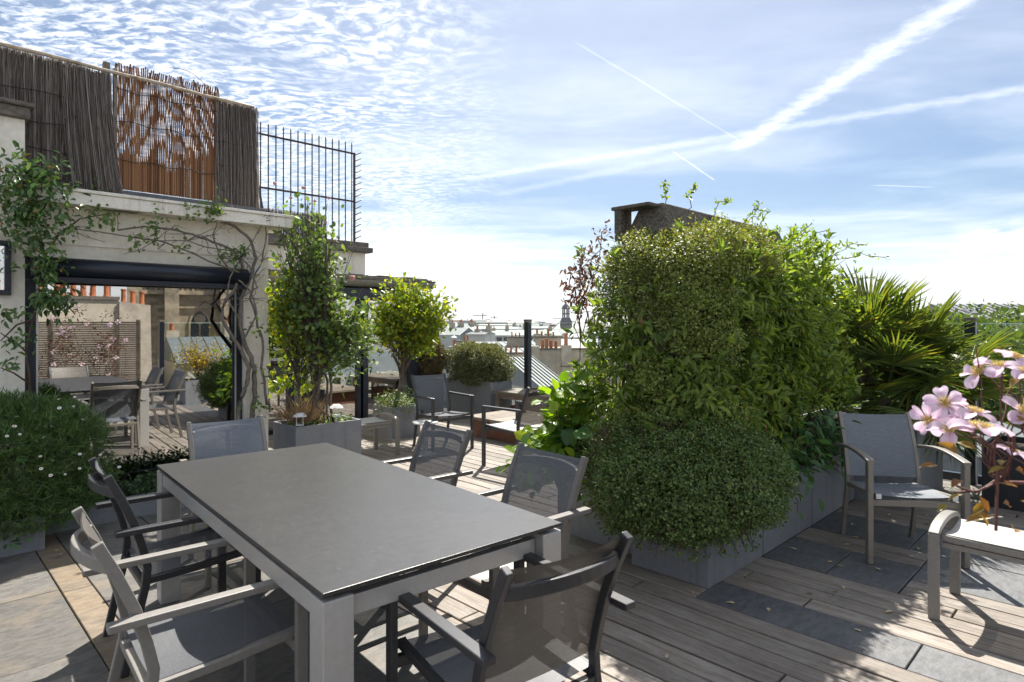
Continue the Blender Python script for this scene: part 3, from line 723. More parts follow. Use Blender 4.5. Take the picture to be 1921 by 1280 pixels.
planter('low dark grey planter with the lavender mound at the left', -0.6, 0.73, 5.28, 6.02, 0.23)
planter('low grey trough with groundcover below the large window', 0.745, 2.42, 5.63, 6.05, 0.17)
planter('black planter box by the glass at the far right', 6.55, 7.2, 0.45, 0.95, 0.52, 'planter_black')
planter('grey planter behind the taupe armchair, next to the palm planter', 5.88, 5.985, 1.77, 2.30, 0.62)

# ------------------------------------------------------------------ wooden furniture near the far edge
pf = dthing('low_wooden_platform', 'low weathered wooden platform table between the two black armchairs', 'low table', 6.0, 5.8)
for k in range(6):
    b = 5.05+k*0.245; dpart(MB().box(5.55, 6.50, b, b+0.238, 0.235, 0.275), 'plank', M['oldwood'], pf, bevel=0.004)
dpart(MB().box(5.62, 6.44, 5.12, 6.42, 0.0, 0.234), 'base', M['redwood'], pf)
bn = dthing('wooden_bench', 'weathered wooden bench beside the hedge planter at the glass edge', 'bench', 7.0, 6.5)
for k in range(3):
    dpart(MB().box(6.72+k*0.19, 6.90+k*0.19, 5.6, 7.22, 0.43, 0.47), 'plank', M['oldwood'], bn, bevel=0.004)
for b in (5.65, 7.12):
    for a in (6.76, 7.2): dpart(MB().box(a-0.04, a+0.04, b-0.04, b+0.04, 0, 0.429), 'leg', M['oldwood'], bn)
dpart(MB().box(6.74, 7.26, 5.7, 7.1, 0.36, 0.428), 'apron', M['oldwood'], bn)
bx_ = dthing('flower_box', 'red brown box under the wooden bench', 'box', 7.0, 6.6)
dpart(MB().box(6.85, 7.2, 6.1, 6.95, 0.0, 0.22), 'body', M['redwood'], bx_, bevel=0.006); dpart(MB().box(6.83, 7.22, 6.08, 6.97, 0.221, 0.245), 'lid', M['redwood'], bx_, bevel=0.004)
st_ = thing('side_table', 'small white pedestal table beside the black armchair', 'side table', (-1.02, 7.32, 0))
MB().lathe([(0.13, 0), (0.13, 0.012), (0.10, 0.02), (0.03, 0.03), (0.025, 0.05)], n=24).build('base', M['white'], st_, smooth=True)
MB().lathe([(0.032, 0.05), (0.032, 0.36)], n=16).build('pedestal', M['white'], st_, smooth=True)
MB().lathe([(0.05, 0.361), (0.15, 0.37), (0.15, 0.385)], n=24).build('tray', M['white'], st_)

# solar lamps
def solar_lamp(label, p, h):
    r_ = thing('solar_lamp', label, 'solar lamp', p, 0.3, 'solar lamps in the rose planter')
    MB().tube([(0, 0, 0), (0, 0, h)], 0.008, 8).build('stake', M['white'], r_)
    for s in (-1, 1):
        for e in (-1, 1): MB().box(s*0.03-0.004, s*0.03+0.004, e*0.03-0.004, e*0.03+0.004, h+0.012, h+0.085).build('corner_post', M['white'], r_)
    MB().box(-0.038, 0.038, -0.038, 0.038, h, h+0.012).build('floor', M['white'], r_)
    MB().box(-0.025, 0.025, -0.025, 0.025, h+0.013, h+0.084).build('pane', M['clear'], r_)
    MB().add([(-.065,-.065,h+.086),(.065,-.065,h+.086),(.065,.065,h+.086),(-.065,.065,h+.086),(-.03,-.03,h+.118),(.03,-.03,h+.118),(.03,.03,h+.118),(-.03,.03,h+.118)],
             [(3,2,1,0),(4,5,6,7),(0,1,5,4),(1,2,6,5),(2,3,7,6),(3,0,4,7)]).build('roof', M['white'], r_)
solar_lamp('white solar lamp standing taller at the right of the rose planter', Wd(3.18, 5.74, 0.5), 0.10)
solar_lamp('white solar lamp sunk low at the left of the rose planter', Wd(2.80, 5.76, 0.5), 0.05)

# ------------------------------------------------------------------ chimney stack in the middle of the greenery
ch = dthing('chimney_stack', 'dark concrete chimney top rising out of the climbers', 'chimney', 5.0, 2.75)
dpart(MB().box(3.98, 6.20, 2.42, 2.76, -0.03, 2.17), 'shaft', plain('grey stack render', (0.25, 0.24, 0.22), 0.9, 0, 0.2, 12, 0.004), ch)
dpart(MB().box(3.90, 6.32, 2.36, 2.83, 2.171, 2.225), 'ledge', M['concrete'], ch, bevel=0.012)
for k, (a0, a1) in enumerate(((4.02, 4.72), (4.735, 6.14))):
    mb = MB(); b0, b1 = 2.45, 2.73; t_ = 0.04
    mb.add([(a0-(.03 if k == 0 else 0), b0-.05, 2.226), (a1, b0-.05, 2.226), (a1, b1+.05, 2.226), (a0-(.03 if k == 0 else 0), b1+.05, 2.226),
            (a0+(.02 if k == 0 else 0), b0+t_, 2.44), (a1, b0+t_, 2.44), (a1, b1-t_, 2.44), (a0+(.02 if k == 0 else 0), b1-t_, 2.44)],
           [(3,2,1,0),(4,5,6,7),(0,1,5,4),(1,2,6,5),(2,3,7,6),(3,0,4,7)])
    dpart(mb, 'cap_block', M['concrete'], ch, bevel=0.012)
dpart(MB().box(3.90, 4.06, 2.52, 2.86, 2.405, 2.432), 'flue_slab', M['concrete'], ch, bevel=0.006)
for a, b in ((3.93, 2.80), (4.02, 2.80)): dpart(MB().box(a-0.025, a+0.025, b-0.03, b+0.03, 2.226, 2.404), 'flue_pier', M['concrete'], ch)

# fallen leaves
def leaf_shape(n=1):
    mb = MB(); mb.add([(0, 0, 0.002), (0.012, 0.02, 0.006), (0.008, 0.045, 0.004), (0, 0.06, 0.003), (-0.010, 0.042, 0.008), (-0.012, 0.018, 0.005), (0, 0.025, 0.001)],
           [(0, 1, 6), (1, 2, 6), (2, 3, 6), (3, 4, 6), (4, 5, 6), (5, 0, 6)]); return mb
dl = [leaf_shape().mesh('fallen_leaf', plain('dry leaf %d' % k, c, 0.7, 0, 0.2)) for k, c in enumerate([(0.42, 0.31, 0.17), (0.50, 0.40, 0.25), (0.27, 0.17, 0.09)])]
for k in range(46):
    if k < 22: p = Wd(random.uniform(3.3, 5.9), random.uniform(0.9, 1.74))
    elif k < 34: p = Wd(random.uniform(2.0, 3.4), random.uniform(0.8, 4.5))
    else: p = Wd(random.uniform(-0.4, 1.9), random.uniform(4.7, 5.25))
    o = place(random.choice(dl), 'fallen_leaf', None); o.location = (p.x, p.y, 0.004); s_ = random.uniform(0.6, 1.15); o.scale = (s_, s_, s_)
    o.rotation_euler = (0, 0, random.uniform(0, 6.28))
    tag(o, 'small dry leaf lying on the terrace floor', 'leaf', 'fallen dry leaves on the floor')
# ------------------------------------------------------------------ foliage tools
CAMP = np.array([0, 0, CAM_H])
def leafmat(name, stops, tcol, tf=0.4, rough=0.45, spec=0.4):
    m, t, b = newmat(name); out = t.N['Material Output']
    at = t.n('ShaderNodeAttribute'); at.attribute_name = 'rnd'
    c = t.ramp(at.outputs['Fac'], stops); t.L.new(c, b.inputs['Base Color'])
    b.inputs['Roughness'].default_value = rough; b.inputs['Specular IOR Level'].default_value = spec
    tr = t.n('ShaderNodeBsdfTranslucent'); t.L.new(t.mix(1.0, c, (*tcol, 1), 'MULTIPLY'), tr.inputs[0])
    mx = t.n('ShaderNodeMixShader'); mx.inputs[0].default_value = tf
    t.L.new(b.outputs[0], mx.inputs[1]); t.L.new(tr.outputs[0], mx.inputs[2]); t.L.new(mx.outputs[0], out.inputs[0]); return m
def ramp3(a, b, c): return [(0.0, a), (0.5, b), (1.0, c)]
def nrmz(v): return v/np.maximum(np.linalg.norm(v, axis=-1, keepdims=True), 1e-9)
def rdir(n): return nrmz(rng.normal(size=(n, 3)))
_k = rng.normal(size=(14, 3)); _p = rng.random(14)*6.28
def sn(P, f=1.0):
    """smooth noise about -1..1"""
    return np.cos(P@(_k.T*f)*2.2 + _p).sum(-1)/4.2
FULL = (np.array([(0,0,0), (-.5,.36,.14), (.5,.36,.14), (0,.42,0), (-.36,.70,.09), (.36,.70,.09), (0,1,-.10)]), np.array([(0,2,3),(0,3,1),(3,2,5),(3,5,6),(3,6,4),(3,4,1)]))
OVAL = (np.array([(0,0,0), (-.48,.30,.10), (.48,.30,.10), (0,.45,0), (-.46,.66,.08), (.46,.66,.08), (0,1,-.05)]), np.array([(0,2,3),(0,3,1),(3,2,5),(3,5,6),(3,6,4),(3,4,1)]))
TINY = (np.array([(0,0,0), (.5,.5,.12), (0,1,0), (-.5,.5,.12)]), np.array([(0,1,2),(0,2,3)]))
BLADE = (np.array([(-.5,0,0), (.5,0,0), (.42,.5,.02), (-.42,.5,.02), (0,1,-.08)]), np.array([(0,1,2),(0,2,3),(3,2,4)]))
def leaf_arrays(shape, P, T, N, L, W_):
    T = nrmz(T); B = nrmz(np.cross(T, N)); N = np.cross(B, T); s, f = shape; n = len(P); k = len(s)
    v = P[:, None, :] + s[None, :, 0, None]*W_[:, None, None]*B[:, None, :] + s[None, :, 1, None]*L[:, None, None]*T[:, None, :] + s[None, :, 2, None]*L[:, None, None]*N[:, None, :]
    F = (np.arange(n)[:, None, None]*k + f[None]).reshape(-1, 3)
    return v.reshape(-1, 3), F, len(f)
unit_cache = {}
def unit_leaf(shape, ratio, mat, j, nv=6):
    key = (id(shape), round(ratio, 3), mat.name, j)
    if key not in unit_cache:
        s, f = shape; v = s*np.array([ratio, 1, 1]); unit_cache[key] = np_mesh('leaf', v, f, mat, np.full(len(f), (j+0.5)/nv))
    return unit_cache[key]
def foliage(root, P, T, N, L, ratio, mat, shape=FULL, n_ind=0, rnd=None, name='foliage'):
    base = np.array(root.location); n = len(P); ratio = np.broadcast_to(ratio, (n,))
    if rnd is None: rnd = rng.random(n)
    keep = np.ones(n, bool)
    if n_ind:
        order = np.argsort(np.linalg.norm(P-CAMP, axis=1) - L*2)[:n_ind]; keep[order] = False
        Tn = nrmz(T); Bn = nrmz(np.cross(Tn, N)); Nn = np.cross(Bn, Tn)
        for k in order:
            me = unit_leaf(shape, float(np.round(ratio[k], 2)), mat, int(min(5, rnd[k]*6)))
            M4 = Matrix(((Bn[k,0]*L[k], Tn[k,0]*L[k], Nn[k,0]*L[k], P[k,0]-base[0]), (Bn[k,1]*L[k], Tn[k,1]*L[k], Nn[k,1]*L[k], P[k,1]-base[1]),
                         (Bn[k,2]*L[k], Tn[k,2]*L[k], Nn[k,2]*L[k], P[k,2]-base[2]), (0, 0, 0, 1)))
            place(me, 'leaf', root, M4)
    if keep.any():
        v, F, nf = leaf_arrays(shape, P[keep]-base, T[keep], N[keep], L[keep], (L*ratio)[keep])
        o = place(np_mesh(name, v, F, mat, np.repeat(rnd[keep], nf)), name, root); o["kind"] = "stuff"
def superq(n, c, h, p=4.0, lump=0.06, lf=2.0, depth=0.25, dpow=2.0, zmin=None):
    """points on / just inside a lumpy rounded box, in deck axes -> world points, outward dirs"""
    d = rdir(n); h = np.array(h)
    r = ((np.abs(d/h)**p).sum(1))**(-1/p); pt = d*r[:, None]
    g = nrmz(np.sign(pt)*np.abs(pt/h)**(p-1)/h)
    pt = pt + g*(lump*sn(pt+np.array(c), lf) - depth*rng.random(n)**dpow)[:, None]
    pt = pt + np.array(c)
    Uv, Vv = np.array(U), np.array(V)
    toW = lambda q: q[:, :1]*Uv + q[:, 1:2]*Vv + np.concatenate([np.zeros((len(q), 2)), q[:, 2:]], 1)
    Wp, G = toW(pt), toW(g)
    if zmin is not None: k = Wp[:, 2] > zmin; Wp, G = Wp[k], G[k]
    return Wp, G
def near_side(Wp, G, frac=0.25):
    """thin out what faces away from the viewer"""
    f = ((CAMP-Wp)*G).sum(1); k = (f > -0.3) | (G[:, 2] > 0.3) | (rng.random(len(Wp)) < frac); return Wp[k], G[k]
def whorls(C, G, per, L0, L1, up=0.35, spread=0.9, gw=0.8):
    n = len(C); P = np.repeat(C, per, 0); g = np.repeat(G, per, 0); n2 = len(P)
    T = nrmz(g*gw + rdir(n2)*spread + np.array([0, 0, up])); N = nrmz(g + np.array([0, 0, 0.6]) + rdir(n2)*0.4)
    P = P + T*0.012 + rdir(n2)*0.018
    return P, T, N, L0 + (L1-L0)*rng.random(n2)
def plant(name, label, loc, cat='plant', group=None): return thing(name, label, cat, loc, 0.0, group)
def stems(root, paths, mat, name='stem', n=5):
    b = Vector(root.location)
    for pts, r in paths:
        MB().tube([Vector(p)-b for p in pts], r, n).build(name, mat, root, smooth=True)
def stem_mass(root, paths, mat, name='twigs', n=4):
    b = Vector(root.location); mb = MB()
    for pts, r in paths: mb.tube([Vector(p)-b for p in pts], r, n, cap=False)
    o = mb.build(name, mat, root, smooth=True); o["kind"] = "stuff"
def curve(p, q, n=6, sag=0.0, jit=0.02):
    p, q = Vector(p), Vector(q); out = []
    for k in range(n+1):
        t = k/n; v = p.lerp(q, t) + Vector((0, 0, sag*math.sin(t*math.pi)))
        if 0 < k < n: v += Vector((random.gauss(0, jit), random.gauss(0, jit), random.gauss(0, jit)))
        out.append(v)
    return out
M['bark'] = plain('grey brown bark', (0.115, 0.092, 0.072), 0.85, 0, 0.35, 30, 0.004)
M['bark_pale'] = plain('pale grey vine bark', (0.185, 0.16, 0.14), 0.85, 0, 0.3, 30, 0.004)
M['twig'] = plain('brown twig', (0.10, 0.065, 0.045), 0.8, 0, 0.3, 30)
M['twig_red'] = plain('red brown clematis twig', (0.13, 0.055, 0.045), 0.7, 0, 0.3, 30)

M['l_jas'] = leafmat('glossy jasmine leaf', ramp3((0.0918, 0.1512, 0.0378), (0.1836, 0.2754, 0.0594), (0.3024, 0.378, 0.081)), (1.4, 1.4, 0.5), 0.45)
M['l_honey'] = leafmat('light honeysuckle leaf', ramp3((0.09315, 0.1708, 0.03415), (0.194, 0.2949, 0.04657), (0.3105, 0.4037, 0.0621)), (1.5, 1.4, 0.5), 0.42)
M['l_wire'] = leafmat('tiny wire vine leaf', ramp3((0.0954, 0.1314, 0.0339), (0.1802, 0.2437, 0.05509), (0.3285, 0.3498, 0.0954)), (1.5, 1.3, 0.5), 0.35, 0.5)
M['l_round'] = leafmat('tiny dark clipped leaf', ramp3((0.05964, 0.1068, 0.03452), (0.113, 0.1883, 0.05337), (0.2198, 0.2982, 0.09424)), (1.3, 1.3, 0.5), 0.3, 0.45)
M['l_lime'] = leafmat('lime broad leaf', ramp3((0.07, 0.15, 0.025), (0.15, 0.27, 0.03), (0.28, 0.36, 0.04)), (1.7, 1.6, 0.35), 0.52, 0.4)
M['l_dark'] = leafmat('dark broad leaf', ramp3((0.03888, 0.1011, 0.03422), (0.06998, 0.1634, 0.05443), (0.1089, 0.2333, 0.06998)), (1.4, 1.5, 0.6), 0.32, 0.4)
M['l_lemon'] = leafmat('yellow green lemon leaf', ramp3((0.1008, 0.1792, 0.028), (0.2016, 0.2912, 0.0392), (0.3696, 0.3696, 0.0392)), (1.6, 1.5, 0.3), 0.5, 0.4)
M['l_rose'] = leafmat('dark glossy rose leaf', ramp3((0.06738, 0.1194, 0.04235), (0.1348, 0.2118, 0.06738), (0.231, 0.308, 0.09625)), (1.4, 1.4, 0.5), 0.38, 0.5, 0.3)
M['l_vine'] = leafmat('magnolia green climber leaf', [(0.0, (0.04657, 0.1118, 0.03726)), (0.55, (0.09315, 0.1863, 0.05962)), (0.94, (0.1771, 0.2608, 0.07452)), (1.0, (0.5589, 0.2794, 0.1118))], (1.3, 1.3, 0.5), 0.28, 0.32, 0.55)
M['l_grass'] = leafmat('fine grey green blade', ramp3((0.05131, 0.1026, 0.03811), (0.09529, 0.1759, 0.05571), (0.1832, 0.2713, 0.08797)), (1.3, 1.4, 0.6), 0.3, 0.5)
M['l_hedge'] = leafmat('variegated hedge leaf', [(0.0, (0.06055, 0.08745, 0.0296)), (0.55, (0.1346, 0.1682, 0.06055)), (0.85, (0.2826, 0.2826, 0.148)), (1.0, (0.4844, 0.4575, 0.296))], (1.3, 1.2, 0.6), 0.3, 0.4)
M['l_brownhedge'] = leafmat('bronze shrub leaf', ramp3((0.078, 0.065, 0.0286), (0.1495, 0.1235, 0.0585), (0.247, 0.2015, 0.1105)), (1.3, 1.2, 0.6), 0.3, 0.5)
M['l_palm'] = leafmat('fan palm blade', ramp3((0.065, 0.11, 0.035), (0.13, 0.185, 0.045), (0.34, 0.30, 0.06)), (1.5, 1.5, 0.45), 0.38, 0.4)
M['l_clem'] = leafmat('bronze clematis leaf', ramp3((0.17, 0.085, 0.03), (0.26, 0.16, 0.045), (0.2, 0.2, 0.045)), (1.7, 1.3, 0.4), 0.42, 0.35)
M['l_dry'] = leafmat('dry maroon leaf', ramp3((0.1, 0.045, 0.035), (0.16, 0.08, 0.055), (0.2, 0.13, 0.07)), (1.4, 1.0, 0.7), 0.35, 0.6)
M['l_red'] = leafmat('coral dying leaf', ramp3((0.38, 0.1, 0.06), (0.45, 0.15, 0.08), (0.42, 0.2, 0.1)), (1.3, 1.0, 0.7), 0.3, 0.5)
M['l_yel'] = leafmat('yellow shrub leaf', ramp3((0.22, 0.18, 0.02), (0.42, 0.31, 0.025), (0.55, 0.42, 0.03)), (1.3, 1.2, 0.4), 0.3, 0.5)
M['l_ground'] = leafmat('dark groundcover leaf', ramp3((0.026, 0.065, 0.0208), (0.052, 0.1105, 0.0338), (0.0845, 0.156, 0.0455)), (1.3, 1.4, 0.6), 0.25)
M['l_straw'] = leafmat('dead straw blade', ramp3((0.2, 0.13, 0.07), (0.3, 0.2, 0.11), (0.38, 0.27, 0.16)), (1.2, 1.1, 0.8), 0.2, 0.7)

# ------------------------------------------------------------------ the greenery round the chimney
jas = plant('climbing_jasmine', 'glossy leaved evergreen climber covering the front of the chimney stack', Wd(4.6, 2.2, 0.39), 'climber')
C, G = superq(5200, (4.57, 2.39, 1.25), (1.08, 0.54, 0.87), 4.0, 0.11, 2.8, 0.22, 1.6, 0.42); C, G = near_side(C, G, 0.12)
a_ = C@np.array(U); msk = ~(((a_ < 3.80 + 0.2*sn(C, 2)) & (C[:, 2] > 1.30 + 0.25*sn(C, 2.2))) | ((C[:, 2] > 1.74 + 0.16*sn(C, 2.5)) & (a_ < 4.75))) | (rng.random(len(C)) < 0.10)
C, G = C[msk], G[msk]; P, T, N, L = whorls(C, G, 7, 0.050, 0.105, -0.25, 0.9, 0.32)
T[:, 2] -= 0.25
foliage(jas, P, T, N, L, 0.30, M['l_jas'], FULL, 300)
def sprays(root, n, c, h, p, out, per, L0, L1, ratio, mat, shape, zmin=0.45, keep=None):
    """loose shoots standing out of the clipped face"""
    C, G = superq(n, c, h, p, 0.08, 2.6, -out, 1.6, zmin); C, G = near_side(C, G, 0.0)
    if keep is not None: k = keep(C); C, G = C[k], G[k]
    P, T, N, L = whorls(C, G, per, L0, L1, 0.15, 0.8, 0.7); foliage(root, P, T, N, L, ratio, mat, shape)
    b_ = [(curve(Vector(C[j])-Vector(G[j])*0.16, Vector(C[j]), 3, 0.01, 0.006), 0.0022) for j in range(len(C))]; stem_mass(root, b_, M['twig'], 'shoots')
sprays(jas, 420, (4.57, 2.39, 1.25), (1.08, 0.54, 0.87), 4.0, 0.15, 7, 0.05, 0.10, 0.30, M['l_jas'], FULL)
C2, G2 = superq(60, (4.57, 2.44, 1.15), (1.10, 0.62, 0.74), 4.0, 0.10, 2.4, 0.02); C2, G2 = near_side(C2, G2, 0)
foliage(jas, C2, rdir(len(C2)) - np.array([0, 0, 0.6]), G2, np.full(len(C2), 0.06), 0.38, M['l_red'], FULL, len(C2))
stem_mass(jas, [(curve(Wd(a, 2.16 + random.uniform(0, 0.1), 0.4), Wd(min(5.5, max(3.85, a+random.uniform(-0.3, 0.3))), 2.30, random.uniform(1.2, 2.1)), 6, 0, 0.04), 0.008) for a in np.linspace(3.9, 5.6, 22)], M['twig'])

wire = plant('wire_vine', 'tiny leaved bronze green climber over the upper left shoulder of the stack', Wd(3.7, 2.9, 0.39), 'climber')
C, G = superq(24000, (4.36, 2.38, 1.44), (0.87, 0.54, 0.72), 4.0, 0.075, 3.2, 0.18, 1.7, 0.9); C, G = near_side(C, G, 0.1)
a_ = C@np.array(U); msk = ((a_ < 3.80 + 0.2*sn(C, 2)) & (C[:, 2] > 1.30 + 0.25*sn(C, 2.2))) | ((C[:, 2] > 1.74 + 0.16*sn(C, 2.5)) & (a_ < 4.75))
C, G = C[msk], G[msk]; P, T, N, L = whorls(C, G, 9, 0.012, 0.025, 0.1, 1.1, 0.4); P = P + rdir(len(P))*0.035
foliage(wire, P, T, N, L, 0.75, M['l_wire'], TINY)
stem_mass(wire, [(curve(Wd(3.78 + random.uniform(0, .2), 2.6 + random.uniform(-.2, .3), 0.4), Wd(3.82+random.uniform(-.05, 0.2), 2.55+random.uniform(-.2, .3), random.uniform(1.3, 2.0)), 6, 0, 0.03), 0.006) for k in range(22)], M['twig'])

sprays(wire, 900, (4.36, 2.38, 1.44), (0.87, 0.54, 0.72), 4.0, 0.10, 8, 0.012, 0.024, 0.75, M['l_wire'], TINY, 1.5, lambda C: (C@np.array(U) < 4.8))
hon = plant('honeysuckle', 'light green honeysuckle with long trailing shoots at the right of the stack', Wd(5.6, 2.2, 0.39), 'climber')
C, G = superq(3600, (5.62, 2.50, 1.47), (0.86, 0.74, 0.80), 2.8, 0.16, 2.6, 0.32, 1.5, 0.55); C, G = near_side(C, G, 0.12)
P, T, N, L = whorls(C, G, 8, 0.034, 0.072, 0.1, 1.1, 0.4)
foliage(hon, P, T, N, L, 0.40, M['l_honey'], OVAL, 220)
sh_paths = []; LP, LT = [], []
shoots = [((5.0, 2.5, 2.2), (5.45, 2.3, 2.52)), ((5.6, 2.3, 2.2), (6.35, 2.1, 2.42)), ((6.1, 2.2, 2.15), (6.9, 1.95, 2.33)), ((6.2, 2.2, 2.05), (7.05, 1.80, 2.20)), ((6.2, 2.2, 1.9), (6.9, 1.8, 1.95)),
          ((4.4, 2.5, 2.42), (4.45, 2.45, 2.60)), ((4.8, 2.5, 2.42), (4.92, 2.4, 2.55)), ((5.4, 2.5, 2.4), (5.5, 2.4, 2.60)), ((5.2, 2.3, 2.1), (5.1, 2.2, 2.45)), ((5.9, 2.3, 2.1), (6.2, 2.2, 2.50)), ((4.1, 2.5, 2.40), (4.06, 2.5, 2.56))]
for p_, q_ in shoots:
    pts = curve(Wd(*p_), Wd(*q_), 9, 0.06, 0.012); sh_paths.append((pts, 0.0035))
    for k in range(2, len(pts)):
        for s in range(4):
            LP.append(pts[k] + Vector((random.gauss(0, .01), random.gauss(0, .01), random.gauss(0, .008)))); LT.append(Vector((random.gauss(0, 1), random.gauss(0, 1), random.gauss(0.2, .8))))
LP, LT = np.array(LP), np.array(LT)
foliage(hon, LP, LT, rdir(len(LP)) + np.array([0, 0, 1]), 0.026 + 0.022*rng.random(len(LP)), 0.45, M['l_honey'], OVAL, 120)
stem_mass(hon, sh_paths + [(curve(Wd(a, 2.1, 0.4), Wd(a+random.uniform(-.2, .3), 2.2, 1.9), 6, 0, 0.05), 0.007) for a in np.linspace(5.0, 6.2, 16)], M['twig'])

rs = plant('round_shrub', 'rounded clipped shrub of tiny dark leaves spilling over the corner planter', Wd(3.72, 2.05, 0.39), 'shrub')
C, G = superq(26000, (3.68, 2.12, 0.54), (0.64, 0.60, 0.38), 2.2, 0.032, 4.0, 0.14, 1.6); C, G = near_side(C, G, 0.06)
P, T, N, L = whorls(C, G, 5, 0.011, 0.023, 0.1, 1.1, 0.4); P = P + rdir(len(P))*0.02
k = P[:, 2] > 0.12; foliage(rs, P[k], T[k], N[k], L[k], 0.8, M['l_round'], TINY)
C, G = superq(4200, (3.86, 2.26, 0.84), (0.46, 0.46, 0.26), 2.3, 0.09, 4.0, 0.14, 1.6); C, G = near_side(C, G, 0.06)
P, T, N, L = whorls(C, G, 6, 0.010, 0.019, 0.3, 1.2); P = P + rdir(len(P))*0.03
foliage(rs, P, T, N, L, 0.8, M['l_wire'], TINY)
stem_mass(rs, [(curve(Wd(3.72, 2.05, 0.38), Wd(3.68+random.uniform(-.5, .5), 2.1+random.uniform(-.4, .4), random.uniform(.35, .95)), 5, 0, 0.03), 0.005) for k in range(50)], M['twig'])

sprays(rs, 1300, (3.68, 2.12, 0.54), (0.64, 0.60, 0.38), 2.2, 0.055, 9, 0.011, 0.022, 0.8, M['l_round'], TINY, 0.2)
sprays(hon, 300, (5.62, 2.50, 1.47), (0.86, 0.74, 0.80), 2.8, 0.22, 8, 0.03, 0.065, 0.4, M['l_honey'], OVAL, 0.8)
lime = plant('lime_climber', 'bright lime green broad leaved climber beside the black armchair', Wd(3.62, 3.05, 0.39), 'climber')
Pl = []
for k in range(520):
    t = random.random(); a = 3.42 + random.gauss(0, 0.16) + 0.22*t; b = 2.82 + 0.40*(1-t)*random.random() + random.gauss(0, 0.06); z = 0.48 + 0.66*t + random.gauss(0, 0.08)
    Pl.append(Wd(a-0.06, b, max(0.42, z)))
Pl = np.array(Pl); out_ = nrmz(Pl - np.array(Wd(3.9, 3.1, 0.7)))
Tl = nrmz(out_*0.8 + rdir(len(Pl))*0.8 - np.array([0, 0, 0.35])); Nl = nrmz(out_*0.5 + np.array([0, 0, 0.9]) + rdir(len(Pl))*0.5)
foliage(lime, Pl, Tl, Nl, 0.055+0.075*rng.random(len(Pl)), 0.72, M['l_lime'], OVAL, 260)
stem_mass(lime, [(curve(Wd(3.65, 2.95, 0.38), Vector(Pl[random.randrange(len(Pl))]), 6, 0.05, 0.02), 0.004) for k in range(60)], M['twig'])
bigd = plant('broad_leaf_plant', 'few large dark green lobed leaves between the lime climber and round shrub', Wd(3.58, 2.75, 0.39), 'plant')
Pb = np.array([Wd(3.42+random.gauss(0, .06), 2.80+random.gauss(0, .12), 0.68+random.gauss(0, .10)) for k in range(26)])
foliage(bigd, Pb, nrmz(np.array([-0.2, -0.8, -0.5]) + rdir(26)*0.6), nrmz(np.array([0, -0.6, 0.8])+rdir(26)*0.4), 0.10+0.06*rng.random(26), 0.85, M['l_dark'], OVAL, 26)
stem_mass(bigd, [(curve(Wd(3.58, 2.75, 0.38), Vector(p), 4, 0.03, 0.01), 0.004) for p in Pb], M['twig'])
net = plant('nettle_leaf_plant', 'dark green plant with pointed nettle leaves hanging over the shaded planter', Wd(5.0, 2.0, 0.39), 'plant')
Pn = []
for k in range(330):
    a = random.uniform(4.3, 5.6); Pn.append(Wd(a, 1.72 + random.gauss(0.02, 0.10), 0.50 + 0.24*math.sin((a-4.2)/1.5*math.pi) + random.gauss(0, 0.11) - 0.1*random.random()))
Pn = np.array(Pn); nn = len(Pn)
foliage(net, Pn, nrmz(np.array(-V)*0.7 + rdir(nn)*0.7 - np.array([0, 0, 0.6])), nrmz(np.array(-V)*0.6 + np.array([0, 0, .8]) + rdir(nn)*.4), 0.055+0.055*rng.random(nn), 0.50, M['l_dark'], FULL, 240)
stem_mass(net, [(curve(Wd(random.uniform(4.5, 5.5), 2.0, 0.38), Vector(Pn[random.randrange(nn)]), 5, 0.05, 0.02), 0.003) for k in range(60)], M['twig'])
dry = plant('dry_clematis', 'dry maroon clematis twigs sticking out left of the chimney top', Wd(3.65, 3.0, 0.39), 'climber')
tips = [(3.60, 2.86, 1.98), (3.52, 2.94, 1.90), (3.66, 2.92, 2.10), (3.78, 2.90, 2.20), (3.50, 2.88, 1.78), (3.62, 2.9, 2.02), (3.88, 2.88, 2.28)]
dp = [([Wd(3.65, 3.0, 0.38)] + curve(Wd(3.68, 2.98, 1.4), Wd(*t_), 7, 0.08, 0.03), 0.004) for t_ in tips]; LP = []
for pts, r in dp:
    for p in pts[4:]: LP += [p + Vector((random.gauss(0, .04), random.gauss(0, .04), random.gauss(0, .035))) for _ in range(9)]
LP = np.array(LP); foliage(dry, LP, rdir(len(LP)) - np.array([0, 0, .5]), rdir(len(LP)), 0.028+0.03*rng.random(len(LP)), 0.42, M['l_dry'], FULL, 120)
stem_mass(dry, dp, M['twig_red'])

